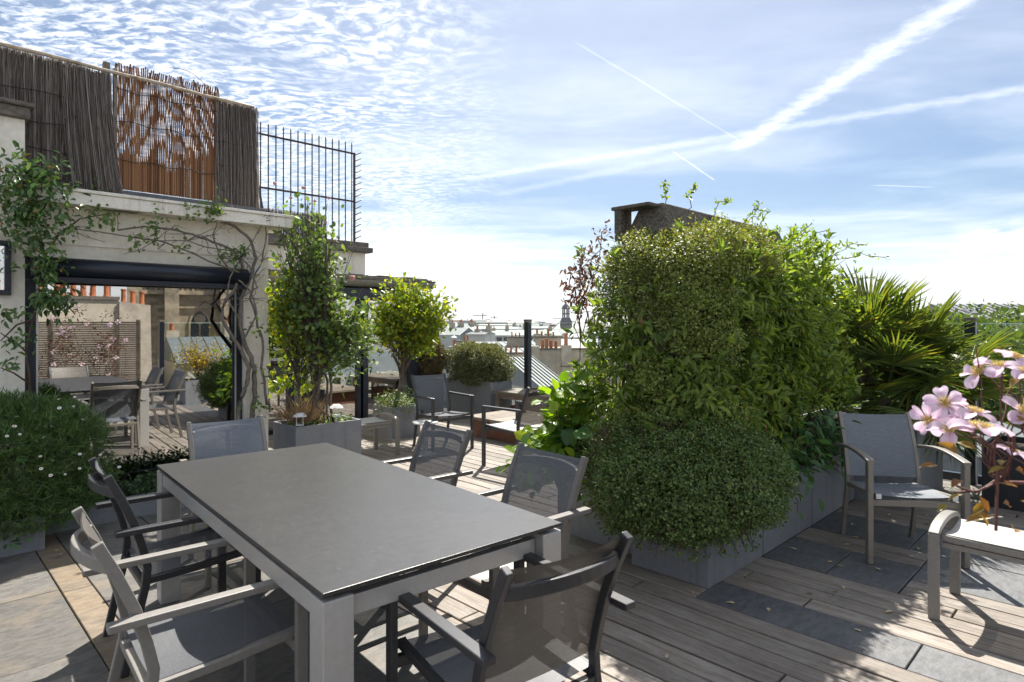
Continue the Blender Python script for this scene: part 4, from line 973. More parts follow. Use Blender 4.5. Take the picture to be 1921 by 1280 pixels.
# ------------------------------------------------------------------ fan palm
pm = plant('fan_palm', 'fan palm with stiff yellow green fronds in the tall planter', Wd(6.45, 1.75, 0.63), 'palm')
def frond_mesh(seed, nb=34):
    rr = np.random.default_rng(seed); P, T, N, L = [], [], [], []
    for k in range(nb):
        a = (k/(nb-1)-0.5)*R(205); P.append((0, 0, 0)); dr = rr.normal(0, 0.05)
        T.append((math.sin(a), math.cos(a), 0.10*abs(math.sin(a)) + dr)); N.append((rr.normal(0, 0.25), 0, 1)); L.append(0.47*(1-0.18*abs(a)/1.8)*(0.93+0.14*rr.random()))
    shp = (np.array([(-.12,0.02,0), (.12,0.02,0), (.5,.38,.035), (0,.36,-.01), (-.5,.38,.035), (.38,.68,.0), (-.38,.68,.0), (0,.66,-.03), (0,1,-.10)]), np.array([(0,1,3),(1,2,3),(0,3,4),(3,2,5),(3,5,7),(4,3,7),(4,7,6),(7,5,8),(6,7,8)]))
    v, F, nf = leaf_arrays(shp, np.array(P, float), np.array(T), np.array(N), np.array(L), np.full(nb, 0.021)); rn = np.repeat(np.clip(rr.normal(0.42, 0.2, nb), 0, 1), nf)
    mb = MB().tube([(0, 0.02, 0), (0, -0.25, -0.02), (0, -0.6, -0.06)], [0.006, 0.008, 0.011], 5)
    v2 = np.array(mb.v); tri = np.array([(q[0], q[1], q[2]) for q in mb.f if len(q) == 4] + [(q[0], q[2], q[3]) for q in mb.f if len(q) == 4]) + len(v)
    return np_mesh('frond', np.concatenate([v, v2]), np.concatenate([F, tri]), M['l_palm'], np.concatenate([rn, np.full(len(tri), 0.5)]))
fm = [frond_mesh(s) for s in range(5)]
heads = [(6.42, 1.78, 1.26), (6.78, 1.48, 1.06), (6.25, 1.60, 0.88), (6.80, 1.35, 0.84)]
b0 = Vector(pm.location)
for hi, hd in enumerate(heads):
    c = Wd(*hd); nfr = (22, 18, 12, 12)[hi]
    MB().tube([Wd(6.45+(hd[0]-6.45)*0.5, 1.75+(hd[1]-1.75)*0.5, 0.63)-b0, c-b0-Vector((0, 0, .2)), c-b0], [0.07, 0.065, 0.05], 8).build('trunk', M['bark'], pm, smooth=True)
    for k in range(nfr):
        az = k*2.399 + hi; el = R(88 - 105*((k+0.5)/nfr)**0.9)
        if hi >= 2: el = R(60 - 95*((k+0.5)/nfr))
        d = Vector((math.cos(az)*math.cos(el), math.sin(az)*math.cos(el), math.sin(el))); pet = random.uniform(0.22, 0.46)
        up = Vector((0, 0, 1)) - d*d.z
        if up.length < 0.2: up = Vector((-math.cos(az), -math.sin(az), 0.1))
        z = (up.normalized() + d*0.15 + Vector((random.gauss(0, .25), random.gauss(0, .25), 0))).normalized(); x_ = d.cross(z).normalized(); z = x_.cross(d)
        s = random.uniform(0.85, 1.10)
        p = c + d*pet - b0
        M4 = Matrix(((x_.x*s, d.x*s, z.x*s, p.x), (x_.y*s, d.y*s, z.y*s, p.y), (x_.z*s, d.z*s, z.z*s, p.z), (0, 0, 0, 1)))
        place(fm[(k+hi) % 5], 'frond', pm, M4)

# ------------------------------------------------------------------ trees in planters
def onb(px, py, b):
    r_ = (px-960)/FP; Z = b/(-0.7038*r_+0.7104); return Vector((r_*Z, Z, CAM_H+(605-py)/FP*Z))
def tree(root, base, trunk_top, crown, nb, leaves, mat, Lr, ratio, shape, n_ind, trunk_r, twig_r=0.006, bark='bark', spread=0.07):
    """crown: list of (centre world, radii xyz, weight)"""
    ws = [c[2] for c in crown]; paths = []; LP, LT = [], []
    trunk = curve(base, trunk_top, 6, 0, 0.008)
    stems(root, [(trunk, [trunk_r*(1-0.35*k/6) for k in range(7)])], M[bark], 'trunk', 8)
    for k in range(nb):
        c, rad, _ = random.choices(crown, ws)[0]
        d = Vector(rdir(1)[0]); rr = random.random()**0.4
        tip = Vector(c) + Vector((d.x*rad[0]*rr, d.y*rad[1]*rr, d.z*rad[2]*rr))
        st = trunk[random.randrange(3, 7)]; mid = st.lerp(tip, 0.5) + Vector((0, 0, 0.08))
        pts = [st, st.lerp(mid, 0.5), mid, mid.lerp(tip, 0.5), tip]
        pts = [p + Vector((random.gauss(0, .012), random.gauss(0, .012), random.gauss(0, .012))) for p in pts]
        paths.append((pts, [twig_r, twig_r*0.85, twig_r*0.7, twig_r*0.5, twig_r*0.3]))
        for j in range(leaves):
            t = random.uniform(0.5, 1.0); i_ = min(3, int(t*4)); p = pts[i_].lerp(pts[i_+1], t*4-i_)
            LP.append(p + Vector((random.gauss(0, spread), random.gauss(0, spread), random.gauss(0, spread)))); LT.append((tip-mid).normalized()*0.5 + Vector(rdir(1)[0]))
    LP, LT = np.array(LP), np.array(LT)
    foliage(root, LP, LT, nrmz(rdir(len(LP))*0.7 + np.array([0, -0.3, 0.8])), Lr[0]+(Lr[1]-Lr[0])*rng.random(len(LP)), ratio, mat, shape, n_ind)
    stem_mass(root, paths, M[bark], 'branches', 4)
b0 = Wd(4.90, 7.20, 0.36)
lem = plant('lemon_tree', 'small standard lemon tree with backlit yellow green leaves', b0, 'tree')
cc = Vector((-1.40, 8.55, 1.60))
tree(lem, b0, cc + Vector((-0.05, -0.02, -0.32)), [(cc + Vector((-0.06, 0, 0.10)), (0.56, 0.48, 0.46), 3), (cc + Vector((0.30, -0.05, 0.06)), (0.36, 0.3, 0.40), 1.6), (cc + Vector((-0.38, -0.1, 0.0)), (0.30, 0.25, 0.30), 1.0), (cc + Vector((0.12, 0, -0.32)), (0.34, 0.25, 0.18), 0.6), (cc + Vector((-0.1, 0, 0.42)), (0.35, 0.25, 0.24), 0.7)],
     190, 26, M['l_lemon'], (0.05, 0.095), 0.48, OVAL, 220, 0.030)
b0 = Wd(3.05, 5.92, 0.50)
ros = plant('climbing_rose', 'tall climbing rose and vine reaching above the fascia in its planter', b0, 'climber')
rc = Vector(b0)
tree(ros, b0, rc + Vector((-0.05, 0.02, 0.9)), [(rc + Vector((-0.10, .05, 2.06)), (0.36, 0.25, 0.36), 1.4), (rc + Vector((-0.04, .02, 1.65)), (0.50, 0.28, 0.42), 2.2), (rc + Vector((0.12, 0, 1.15)), (0.64, 0.32, 0.40), 2.6), (rc + Vector((0.30, 0, 0.75)), (0.46, 0.3, 0.32), 1.5)],
     250, 14, M['l_rose'], (0.038, 0.074), 0.62, OVAL, 200, 0.024, 0.007, spread=0.065)
stems(ros, [(curve(Wd(3.0+0.06*k, 5.9, 0.5), rc + Vector((random.gauss(0, .12), random.gauss(0, .08), random.uniform(1.0, 2.0))), 9, 0, 0.025), 0.013) for k in range(5)], M['bark'], 'cane', 6)
yv = plant('yellow_vine', 'yellow green backlit vine tangled through the climbing rose', Wd(2.95, 6.02, 0.5), 'climber')
vc = Vector(Wd(2.98, 6.05, 0.5))
tree(yv, vc, vc + Vector((-0.12, 0.05, 0.8)), [(vc + Vector((-0.22, .05, 1.35)), (0.26, 0.22, 0.38), 1.4), (vc + Vector((0.0, .05, 0.95)), (0.45, 0.25, 0.36), 1.6), (vc + Vector((0.45, 0, 0.95)), (0.32, 0.22, 0.28), 0.9), (vc + Vector((-0.15, 0, .45)), (0.28, .2, .25), .5)],
     110, 16, M['l_lemon'], (0.045, 0.085), 0.62, OVAL, 160, 0.014, 0.005, spread=0.06)
# spent roses
fl = MB().lathe([(0.004, -0.02), (0.022, -0.008), (0.028, 0.01), (0.02, 0.024), (0.006, 0.026)], n=10)
rosebud = fl.mesh('rose_bloom', plain('faded pink petals', (0.62, 0.30, 0.30), 0.7, 0, 0.25, 40), True)
for px, py, s in ((660, 523, 1.3), (515, 345, .7), (568, 353, .7), (616, 372, .7), (590, 378, .6), (610, 418, .6), (628, 452, .6), (545, 372, .6)):
    o = place(rosebud, 'rose_bloom', ros); p = onb(px, py, 5.95) - Vector(ros.location); o.location = p; o.scale = (s, s, s)
# daisies and loose plants under the lemon tree
def blades(root, cs, n, rad, L0, L1, ratio, mat, up=0.9, n_ind=0, zc=0.0):
    P = np.repeat(cs, n, 0) + rng.normal(0, 1, (len(cs)*n, 3))*np.array([rad, rad, rad*0.35]); m_ = len(P)
    T = nrmz(rdir(m_)*0.75 + np.array([0, 0, up])); N = rdir(m_); foliage(root, P, T, N, L0+(L1-L0)*rng.random(m_), ratio, mat, BLADE, n_ind)
def ovals(root, cs, n, rad, L0, L1, ratio, mat, n_ind=0, shape=OVAL):
    P = np.repeat(cs, n, 0) + rng.normal(0, rad, (len(cs)*n, 3)); m_ = len(P)
    foliage(root, P, nrmz(rdir(m_) + np.array([0, -.2, 0.1])), nrmz(rdir(m_)*.6+np.array([0, -.3, .8])), L0+(L1-L0)*rng.random(m_), ratio, mat, shape, n_ind)
def daisy_mesh():
    mb = MB(); n = 11
    for k in range(n):
        a = 2*math.pi*k/n; ca, sa = math.cos(a), math.sin(a); w_ = 0.0030
        mb.add([(0.003*ca, 0.003*sa, 0), (0.009*ca-w_*sa, 0.009*sa+w_*ca, 0.001), (0.0125*ca, 0.0125*sa, 0.002), (0.009*ca+w_*sa, 0.009*sa-w_*ca, 0.001)], [(0, 3, 2, 1)])
    me = mb.mesh('daisy', plain('white petals', (0.78, 0.74, 0.76), 0.6)); return me
daisy = daisy_mesh(); dc = MB().lathe([(0.0045, 0), (0.004, 0.003), (0.001, 0.0045)], n=8).mesh('daisy_eye', plain('yellow eye', (0.65, 0.45, 0.05), 0.7))
def daisies(root, pts):
    for p in pts:
        d = (Vector(CAMP) - Vector(p)).normalized() + Vector((0, 0, 1.1)) + Vector((random.gauss(0, .35), random.gauss(0, .35), 0))
        o = place(daisy, 'flower', root); o.location = Vector(p)-Vector(root.location); o.rotation_euler = d.to_track_quat('Z', 'Y').to_euler(); s = random.uniform(0.75, 1.15); o.scale = (s, s, s)
        e = place(dc, 'flower_eye', o)
lp = plant('daisy_plant', 'bushy daisy plant under the lemon tree in the square planter', Wd(4.9, 7.2, 0.37), 'plant')
cs = np.array([Wd(4.9+random.uniform(-.26, .26), 7.2+random.uniform(-.28, .2), 0.46+random.gauss(0, .06)) for k in range(120)])
ovals(lp, cs, 18, 0.035, 0.018, 0.035, 0.42, M['l_round']); blades(lp, cs[:40]-np.array([0, 0, .08]), 10, 0.05, 0.04, 0.09, .08, M['l_straw'], -0.6)
daisies(lp, [Vector(c) + Vector((random.gauss(0, .02), -0.06, .05)) for c in cs[:26]])
# grasses and undergrowth in the rose planter
gr = plant('dead_grass', 'dry straw coloured grass in the left of the rose planter', Wd(2.85, 5.9, 0.5), 'plant')
cs = np.array([Wd(2.72+random.uniform(0, .3), 5.85+random.uniform(-.1, .2), 0.58) for k in range(24)]); blades(gr, cs, 14, 0.05, 0.14, 0.30, .035, M['l_straw'], 0.8)
ug = plant('undergrowth', 'green undergrowth at the foot of the climbing rose', Wd(3.1, 5.85, 0.5), 'plant')
cs = np.array([Wd(2.8+random.uniform(0, .6), 5.78+random.uniform(0, .25), 0.53+random.gauss(0, .02)) for k in range(40)]); ovals(ug, cs, 9, 0.03, 0.03, 0.05, .6, M['l_rose'], 40)

# ------------------------------------------------------------------ hedges at the far edge
hd = plant('clipped_hedge', 'rounded variegated hedge in the long planter at the far edge', Wd(7.0, 7.9, 0.53), 'hedge')
C, G = superq(15000, (7.0, 7.86, 0.80), (0.33, 0.66, 0.36), 3.0, 0.05, 4, 0.30, 1.3)
P, T, N, L = whorls(C, G, 6, 0.018, 0.034, 0.4, 1.0); k = P[:, 2] > 0.52; foliage(hd, P[k], T[k], N[k], L[k], 0.55, M['l_hedge'], TINY)
stem_mass(hd, [(curve(Wd(7.0, 7.45+.04*k, 0.52), Wd(7.0+random.uniform(-.25, .25), 7.45+.04*k, 1.0), 4, 0, .03), 0.005) for k in range(22)], M['twig'])
h2 = plant('bronze_shrub', 'brownish green shrub between the hedge and the annex', Wd(6.5, 8.9, 0.53), 'shrub')
C, G = superq(9000, (6.52, 8.85, 0.88), (0.30, 0.52, 0.40), 2.6, 0.06, 4, 0.3, 1.3)
P, T, N, L = whorls(C, G, 6, 0.022, 0.04, 0.5, 1.0); k = P[:, 2] > 0.52; foliage(h2, P[k], T[k], N[k], L[k], 0.5, M['l_brownhedge'], TINY)
stem_mass(h2, [(curve(Wd(6.5, 8.6+.05*k, 0.52), Wd(6.5+random.uniform(-.2, .2), 8.6+.05*k, 1.1), 4, 0, .03), 0.005) for k in range(10)], M['twig'])

# ------------------------------------------------------------------ lavender mound and groundcover at the left
lv = plant('lavender_mound', 'dense green mound of fine leaves with small daisies in the low planter', Wd(0.2, 5.65, 0.18), 'shrub')
C, G = superq(9500, (0.42, 5.62, 0.48), (0.80, 0.46, 0.56), 2.4, 0.06, 3, 0.22, 1.3, 0.14); C, G = near_side(C, G, .1)
n_ = 10; P = np.repeat(C, n_, 0) + rng.normal(0, .014, (len(C)*n_, 3)); g_ = np.repeat(G, n_, 0)
foliage(lv, P, nrmz(g_*.5+rdir(len(P))*.75+np.array([0, 0, .45])), rdir(len(P)), 0.032+0.045*rng.random(len(P)), 0.09, M['l_grass'], BLADE)
k = rng.choice(len(C), 700); k = [j for j in k if (Vector(CAMP)-Vector(C[j])).normalized().dot(Vector(G[j])) > 0.25][:130]
daisies(lv, [Vector(C[j]) + Vector(G[j])*0.10 for j in k if 0.45 < C[j][2] < 1.0])
ovals(lv, np.array([C[j] for j in k[:14]]) + np.array([0, 0, -.1]), 12, .05, .03, .055, .6, M['l_dark'], 30)
gc = plant('groundcover', 'low dark groundcover in the trough below the large window', Wd(1.6, 5.85, 0.13), 'plant')
cs = np.array([Wd(0.9+random.uniform(0, 1.5), 5.66+random.uniform(0, .36), 0.17+random.gauss(0.02, .03)) for k in range(260)]); ovals(gc, cs, 11, 0.03, 0.02, 0.04, .6, M['l_ground'], 40)

# ------------------------------------------------------------------ climbers on the house
vb = HB - 0.10
wis = plant('old_vine', 'twisted bare grey vine trunk climbing the right of the large window', onb(455, 800, vb).xy.to_3d(), 'climber')
def vpath(pp, r0, r1, b=vb, jit=0.015):
    out = []
    for k in range(len(pp)-1):
        p, q_ = onb(*pp[k], b), onb(*pp[k+1], b)
        for j in range(3): out.append(p.lerp(q_, j/3) + V*random.gauss(0, jit))
    out.append(onb(*pp[-1], b)); n = len(out); return out, [r0+(r1-r0)*k/(n-1) for k in range(n)]
main = [[(462, 878), (466, 800), (478, 745), (476, 705), (470, 670), (455, 640), (448, 600), (452, 560), (470, 520), (480, 485), (470, 450), (440, 425), (400, 410), (350, 402), (300, 397), (250, 400), (180, 392)],
        [(448, 878), (446, 800), (448, 755), (462, 720), (466, 690), (452, 655), (430, 625), (415, 600), (418, 570), (440, 540), (455, 505), (440, 470), (400, 455), (360, 440), (320, 430), (270, 425), (220, 432)],
        [(500, 760), (490, 690), (494, 640), (480, 600), (470, 560), (478, 520), (490, 490), (500, 440), (497, 415)],
        [(470, 520), (430, 505), (390, 490), (350, 470), (310, 455), (250, 445), (180, 435), (130, 428)],
        [(455, 640), (480, 590), (470, 545), (440, 520), (410, 480), (400, 440), (410, 405), (395, 380)],
        [(448, 600), (425, 560), (430, 520), (455, 480), (480, 440), (500, 410)],
        [(452, 560), (480, 540), (470, 500), (430, 470), (390, 465), (350, 452), (290, 452), (260, 470)]]
rr = [(0.026, 0.007), (0.024, 0.007), (0.014, 0.006), (0.010, 0.004), (0.011, 0.004), (0.009, 0.004), (0.009, 0.003)]
stems(wis, [vpath(pp, *r_, b=vb-0.012*k_) for k_, (pp, r_) in enumerate(zip(main, rr))], M['bark_pale'], 'stem', 7)
tw = []
for k in range(80):
    pp = random.choice(main); j = random.randrange(len(pp)//2, len(pp)); x, y = pp[j]; dx_, dy_ = random.gauss(0, 30), random.gauss(-4, 18)
    tw.append((vpath([(x, y), (x+dx_*.5+random.gauss(0, 6), y+dy_*.5+random.gauss(0, 6)), (x+dx_, y+dy_)], .004, .002, vb-random.random()*.1)))
stem_mass(wis, tw, M['bark_pale'])
cl_ = [(395, 398, 14, 40), (425, 478, 12, 26), (455, 470, 10, 24), (280, 440, 16, 26), (180, 402, 12, 20), (300, 402, 16, 16), (360, 395, 12, 20), (205, 410, 10, 16), (440, 505, 12, 12), (480, 615, 12, 14), (490, 700, 12, 14), (485, 765, 14, 18), (395, 385, 12, 26), (345, 470, 12, 16), (265, 455, 12, 14)]
LP = []
for x, y, s, n in cl_:
    for j in range(int(n*1.4)): LP.append(onb(x+random.gauss(0, s), y+random.gauss(0, s*.8), vb-0.04-random.random()*.12))
LP = np.array(LP); foliage(wis, LP, rdir(len(LP)) + np.array([0, -.4, -.2]), nrmz(rdir(len(LP))*.6+np.array([0.2, -.6, .6])), 0.03+0.025*rng.random(len(LP)), .62, M['l_rose'], OVAL, 260)
mag = plant('broad_leaf_climber', 'broad leaved evergreen climber hanging over the left of the window', onb(60, 800, vb).xy.to_3d(), 'climber')
zones = [(60, 360, 55, 42, 250), (30, 420, 40, 40, 110), (110, 400, 55, 32, 110), (75, 330, 35, 25, 90), (85, 490, 26, 34, 130), (95, 555, 26, 24, 70), (25, 330, 30, 30, 70), (20, 590, 24, 14, 26), (35, 640, 30, 12, 24), (15, 685, 16, 10, 14), (130, 560, 16, 22, 22), (60, 450, 30, 30, 60)]
LP = []
for x, y, sx_, sy_, n in zones:
    for j in range(int(n*1.35)): LP.append(onb(x+random.gauss(0, sx_*.7), y+random.gauss(0, sy_*.7), vb-0.02-abs(random.gauss(0, .16))))
LP = np.array(LP); n_ = len(LP)
foliage(mag, LP, rdir(n_)*.8 + np.array([0.25, -.3, -.35]), nrmz(rdir(n_)*.6+np.array([.1, -.4, .8])), 0.042+0.042*rng.random(n_), .42, M['l_vine'], FULL, 300)
mp = [[(60, 800), (55, 720), (48, 660), (60, 600), (80, 540), (84, 480), (70, 420), (50, 370), (40, 320)], [(84, 480), (60, 420), (20, 390), (-20, 370)], [(84, 480), (110, 440), (150, 410), (210, 400)], [(60, 600), (30, 610), (0, 640)],
      [(48, 660), (25, 640), (0, 625)], [(70, 420), (90, 370), (95, 330), (70, 290)], [(80, 540), (110, 560), (140, 590)], [(55, 720), (25, 700), (0, 690)]]
stems(mag, [vpath(pp, .009, .004, vb-.03) for pp in mp], M['twig'], 'stem', 6)
# ------------------------------------------------------------------ foreground clematis and its slat fence
def at(px, py, Y): return Vector(((px-960)/FP*Y, Y, CAM_H+(605-py)/FP*Y))
fd = Vector((0.34, 0.94, 0)).normalized(); fe = Vector((2.12, 1.55, 0)); fs = fe - fd*2.9
fn = Vector((-fd.y, fd.x, 0)); frz = math.atan2(fd.y, fd.x)
sf = thing('slat_fence', 'grey horizontal slat fence covered in clematis, seen mirrored in the window', 'fence', fs, frz)
sl = MB().box(0, 2.9, -0.010, 0.010, 0, 0.030).mesh('slat', M['oldwood'])
for k in range(39): place(sl, 'slat', sf, loc=(0, 0.03, 0.03+k*0.0395))
for x in (0.05, 1.45, 2.85): MB().box(x-0.03, x+0.03, -0.045, 0.018, 0, 1.60).build('post', M['oldwood'], sf)
clm = thing('clematis', 'pink flowering clematis with bronze leaves reaching into the right foreground', 'climber', fe - fd*0.3 + fn*0.10)
cb = Vector(clm.location)
def petal_mesh(seed):
    rr = random.Random(seed); cup = rr.uniform(0.004, 0.012); tw_ = rr.uniform(-.006, .006)
    def fn_(u, v):
        wv = 0.0175*(math.sin(min(1, v*1.15)*math.pi*0.62+0.16)**1.2)*(1 - 0.9*max(0, v-0.88)/0.12*(1-0.55*abs(2*u-1)) if v > 0.88 else 1)
        x = (2*u-1)*wv; y = 0.005+0.044*v - (0.004*(1-abs(2*u-1)) if v > 0.99 else 0)
        return (x+tw_*v*v, y, cup*math.sin(v*math.pi*0.8)*1.0 + 0.007*(2*u-1)**2*(1-v*.3) - 0.005*v*v + 0.0012*math.sin(9*u+seed))
    return MB().grid(fn_, 6, 8).mesh('petal', M['petal'], True)
def petal_mat():
    m, t, b = newmat('pink clematis petal'); out = t.N['Material Output']
    o = t.n('ShaderNodeTexCoord').outputs['Object']; s = t.n('ShaderNodeSeparateXYZ'); t.L.new(o, s.inputs[0])
    vein = t.noise(t.map(o, (420, 30, 1)), 1.0, 3, 0.6)
    c = t.mix(t.ss(vein, 0.35, 0.7), (0.70, 0.52, 0.68, 1), (0.82, 0.72, 0.80, 1)); c = t.mix(t.ss(t.m('ABSOLUTE', s.outputs[0]), 0.004, 0.0), c, (0.70, 0.42, 0.62, 1))
    t.L.new(c, b.inputs['Base Color']); b.inputs['Roughness'].default_value = 0.55
    tr = t.n('ShaderNodeBsdfTranslucent'); t.L.new(c, tr.inputs[0]); mx = t.n('ShaderNodeMixShader'); mx.inputs[0].default_value = 0.42
    t.L.new(b.outputs[0], mx.inputs[1]); t.L.new(tr.outputs[0], mx.inputs[2]); t.L.new(mx.outputs[0], out.inputs[0]); return m
M['petal'] = petal_mat()
petals = [petal_mesh(s) for s in range(4)]
mb = MB()
for k in range(46):
    a = k*2.399; r_ = 0.0009*k**0.62*1.6; tip = Vector((math.cos(a)*(r_+0.004), math.sin(a)*(r_+0.004), 0.013-0.05*r_))
    mb.tube([(math.cos(a)*r_*.4, math.sin(a)*r_*.4, 0.0), tip*0.7, tip], [0.0006, 0.0006, 0.0013], 4)
stamen = mb.mesh('flower', plain('yellow stamens', (0.70, 0.55, 0.20), 0.6, 0, 0.2))
def clem_flower(p, face, s, near=True):
    f = place(stamen, 'flower', clm); f.location = Vector(p)-cb; f.rotation_euler = Vector(face).to_track_quat('Z', 'Y').to_euler(); f.scale = (s, s, s)
    n = 4 if random.random() < .8 else 5; a0 = random.uniform(0, 6.28)
    for k in range(n):
        e = place(random.choice(petals), 'petal', f); e.rotation_euler = (random.uniform(-.30, .05), random.uniform(-.15, .15), a0+2*math.pi*k/n+random.uniform(-.12, .12))
ff = [(1772, 757, 1.15, (-.3, -.55, .35), .85), (1743, 787, 1.17, (-.6, -.5, -.1), .85), (1826, 775, 1.13, (.15, -.25, .95), .95), (1782, 808, 1.12, (-.5, -.35, .75), .9), (1838, 806, 1.08, (0.05, -.18, 1), 1.15),
      (1838, 700, 1.2, (-.75, -.2, .6), .95), (1874, 690, 1.18, (-.25, -.1, .95), .95), (1905, 672, 1.2, (.3, -.3, .9), .9), (1916, 775, 1.1, (.1, -.6, .5), .9), (1921, 700, 1.1, (0, -.4, .8), .8), (1900, 850, 1.12, (.2, -.2, .9), .7)]
root_p = fe - fd*0.2 + Vector((-0.05, 0, 1.30)); node = at(1880, 905, 1.12); cpaths = [(curve(root_p, node, 8, -0.06, 0.012), 0.0035)]
for px, py, Y, fc, s in ff:
    p = at(px, py, Y); clem_flower(p, fc, s*0.84); n2 = at(1872 + random.uniform(-30, 30), 880+random.uniform(-40, 30), 1.12)
    cpaths.append((curve(node, n2, 3, 0, .004) + curve(n2, p, 6, 0.01, 0.004)[1:], 0.0014))
cpaths += [(curve(at(1866, 830, 1.12), at(1868, 996, 1.10), 6, 0, .003), 0.0028), (curve(at(1790, 925, 1.1), at(1890, 890, 1.12), 5, -.01, .003), .002), (curve(at(1795, 912, 1.1), at(1884, 890, 1.12), 5, -.02, .002), 0.002),
           (curve(at(1880, 905, 1.12), at(1930, 780, 1.1), 6, .02, .004), .0025), (curve(at(1840, 800, 1.1), at(1921, 870, 1.1), 5, 0, .003), .0015), (curve(at(1880, 700, 1.2), at(1940, 900, 1.15), 6, .02, .005), .002), (curve(at(1830, 650, 1.2), at(1921, 790, 1.15), 5, -.02, .005), .0015)]
stem_mass(clm, cpaths, M['twig_red'], 'stems')
lv_ = [(1762, 880, -1, .2), (1790, 850, -1, -.2), (1800, 900, -.8, .4), (1775, 940, -1, .3), (1830, 850, -.5, -.3), (1850, 880, .6, -.3), (1880, 865, .8, -.3), (1900, 780, .6, -.2), (1860, 895, 1, .1), (1835, 930, .2, .8), (1880, 945, .7, .3), (1850, 950, -.5, .5), (1915, 760, .8, -.5), (1895, 990, .6, .5), (1840, 960, .3, .7), (1870, 975, -.7, .3), (1905, 880, .8, 0), (1890, 720, .6, -.7), (1812, 915, -.6, .5), (1905, 935, .7, .4)]
for px, py, ux, uy in lv_:
    n = 1
    P = np.array([at(px+random.gauss(0, 6), py+random.gauss(0, 6), 1.10+random.gauss(0, .02)) for _ in range(n)])
    foliage(clm, P, np.array([(ux, random.gauss(0, .4), -uy)]*n) + rdir(n)*.3, nrmz(np.array([(0, -.5, .8)]*n)+rdir(n)*.5), 0.026+0.024*rng.random(n), .44, M['l_clem'], FULL, n)
# the mass on the fence (mirrored in the window)
LP, tp = [], []
for k in range(70):
    s = random.uniform(0.15, 2.75); z = random.gauss(1.05, .28); p = fs + fd*s + fn*random.uniform(.05, .2) + Vector((0, 0, min(z, 1.66)))
    q_ = p + Vector((random.gauss(0, .25), random.gauss(0, .25), random.gauss(-.05, .2))); tp.append((curve(p, q_, 5, .05, .03), 0.003))
    for j in range(26): LP.append(p.lerp(q_, random.random()) + Vector((random.gauss(0, .07), random.gauss(0, .07), random.gauss(0, .06))))
    if k < 46: clem_flower(p + fn*0.10 + Vector((0, 0, random.gauss(.05, .1))), fn + Vector((random.gauss(0, .4), random.gauss(0, .4), .5)), 1.0)
LP = np.array(LP); foliage(clm, LP, rdir(len(LP)), rdir(len(LP)), 0.03+0.03*rng.random(len(LP)), .45, M['l_dry'], FULL)
tp += [(curve(cb + Vector((0, 0, 0)), cb + Vector((random.gauss(0, .1), -random.uniform(0, 1.4), random.uniform(.8, 1.4))), 8, 0, .04), .006) for k in range(12)]
stem_mass(clm, tp, M['twig_red'], 'twigs')

# bench, lantern and yellow shrub beyond the right edge of the picture (mirrored in the window)
b2 = dthing('wooden_bench', 'pale wooden bench carrying a glass lantern, seen mirrored in the window', 'bench', 4.6, -0.55)
for k in range(3): dpart(MB().box(4.0, 5.4, -0.80+k*0.17, -0.64+k*0.17, 0.44, 0.475), 'plank', M['board'], b2)
for a in (4.06, 5.34): dpart(MB().box(a-.05, a+.05, -0.78, -0.32, 0, .439), 'leg', M['board'], b2)
lt = dthing('lantern', 'square glass lantern standing on the mirrored bench', 'lantern', 4.5, -0.55, 0.476)
for sa in (4.36, 4.64):
    for sb in (-.69, -.41): dpart(MB().box(sa-.012, sa+.012, sb-.012, sb+.012, .50, .93), 'corner_post', M['dark_frame'], lt)
dpart(MB().box(4.33, 4.67, -.72, -.38, .477, .499), 'base', M['dark_frame'], lt); dpart(MB().box(4.33, 4.67, -.72, -.38, .931, .96), 'roof', M['dark_frame'], lt)
dpart(MB().box(4.375, 4.625, -.675, -.425, .50, .93), 'glass', M['clear'], lt)
planter('grey planter with the yellow shrub, seen mirrored in the window', 3.30, 3.95, -0.75, -0.25, 0.45)
ys = plant('yellow_shrub', 'bright yellow leaved shrub, seen mirrored in the window', Wd(3.6, -0.5, .40), 'shrub')
cs = np.array([Wd(3.62+random.gauss(0, .2), -.5+random.gauss(0, .16), .82+random.gauss(0, .18)) for k in range(120)]); ovals(ys, cs, 14, .05, .03, .055, .55, M['l_yel'], 20)
stem_mass(ys, [(curve(Wd(3.6, -.5, .40), Vector(c), 4, 0, .02), .005) for c in cs[:40]], M['twig'])
balustrade('clear glass balustrade with dark posts behind the mirrored bench', [(3.3, 5.25), (5.35, 7.3)], 'a', -2.2, [3.25, 5.3])

# ------------------------------------------------------------------ city materials
M['stone'] = plain('pale limestone', (0.50, 0.45, 0.36), 0.9, 0, 0.12, 1.2, 0, (0.30, 0.26, 0.20), 0.5, 0.55)
M['cwall1'] = plain('cream city plaster', (0.44, 0.41, 0.36), 0.9, 0, 0.08, 0.6, 0, (0.42, 0.38, 0.32), 0.3, 0.5)
M['cwall2'] = plain('pale grey city plaster', (0.42, 0.42, 0.415), 0.9, 0, 0.08, 0.6, 0, (0.40, 0.39, 0.37), 0.3, 0.4)
M['cwall3'] = plain('stained party wall', (0.44, 0.385, 0.315), 0.95, 0, 0.14, 1.6, 0, (0.235, 0.205, 0.175), 0.7, 0.75)
M['zinc'] = plain('pale standing seam zinc', (0.165, 0.178, 0.19), 0.65, 0.0, 0.12, 0.8, 0, (0.125, 0.137, 0.15), 0.6, 0.4)
M['zinc2'] = plain('blue grey zinc', (0.13, 0.15, 0.17), 0.6, 0.0, 0.15, 0.8)
M['copper'] = plain('pale green weathered roof', (0.19, 0.215, 0.195), 0.7, 0.1, 0.12, 0.4)
M['slateroof'] = plain('dark slate roof', (0.085, 0.09, 0.10), 0.6, 0, 0.2, 1.0)
M['pot'] = plain('terracotta pot', (0.42, 0.145, 0.065), 0.85, 0, 0.25, 3.0)
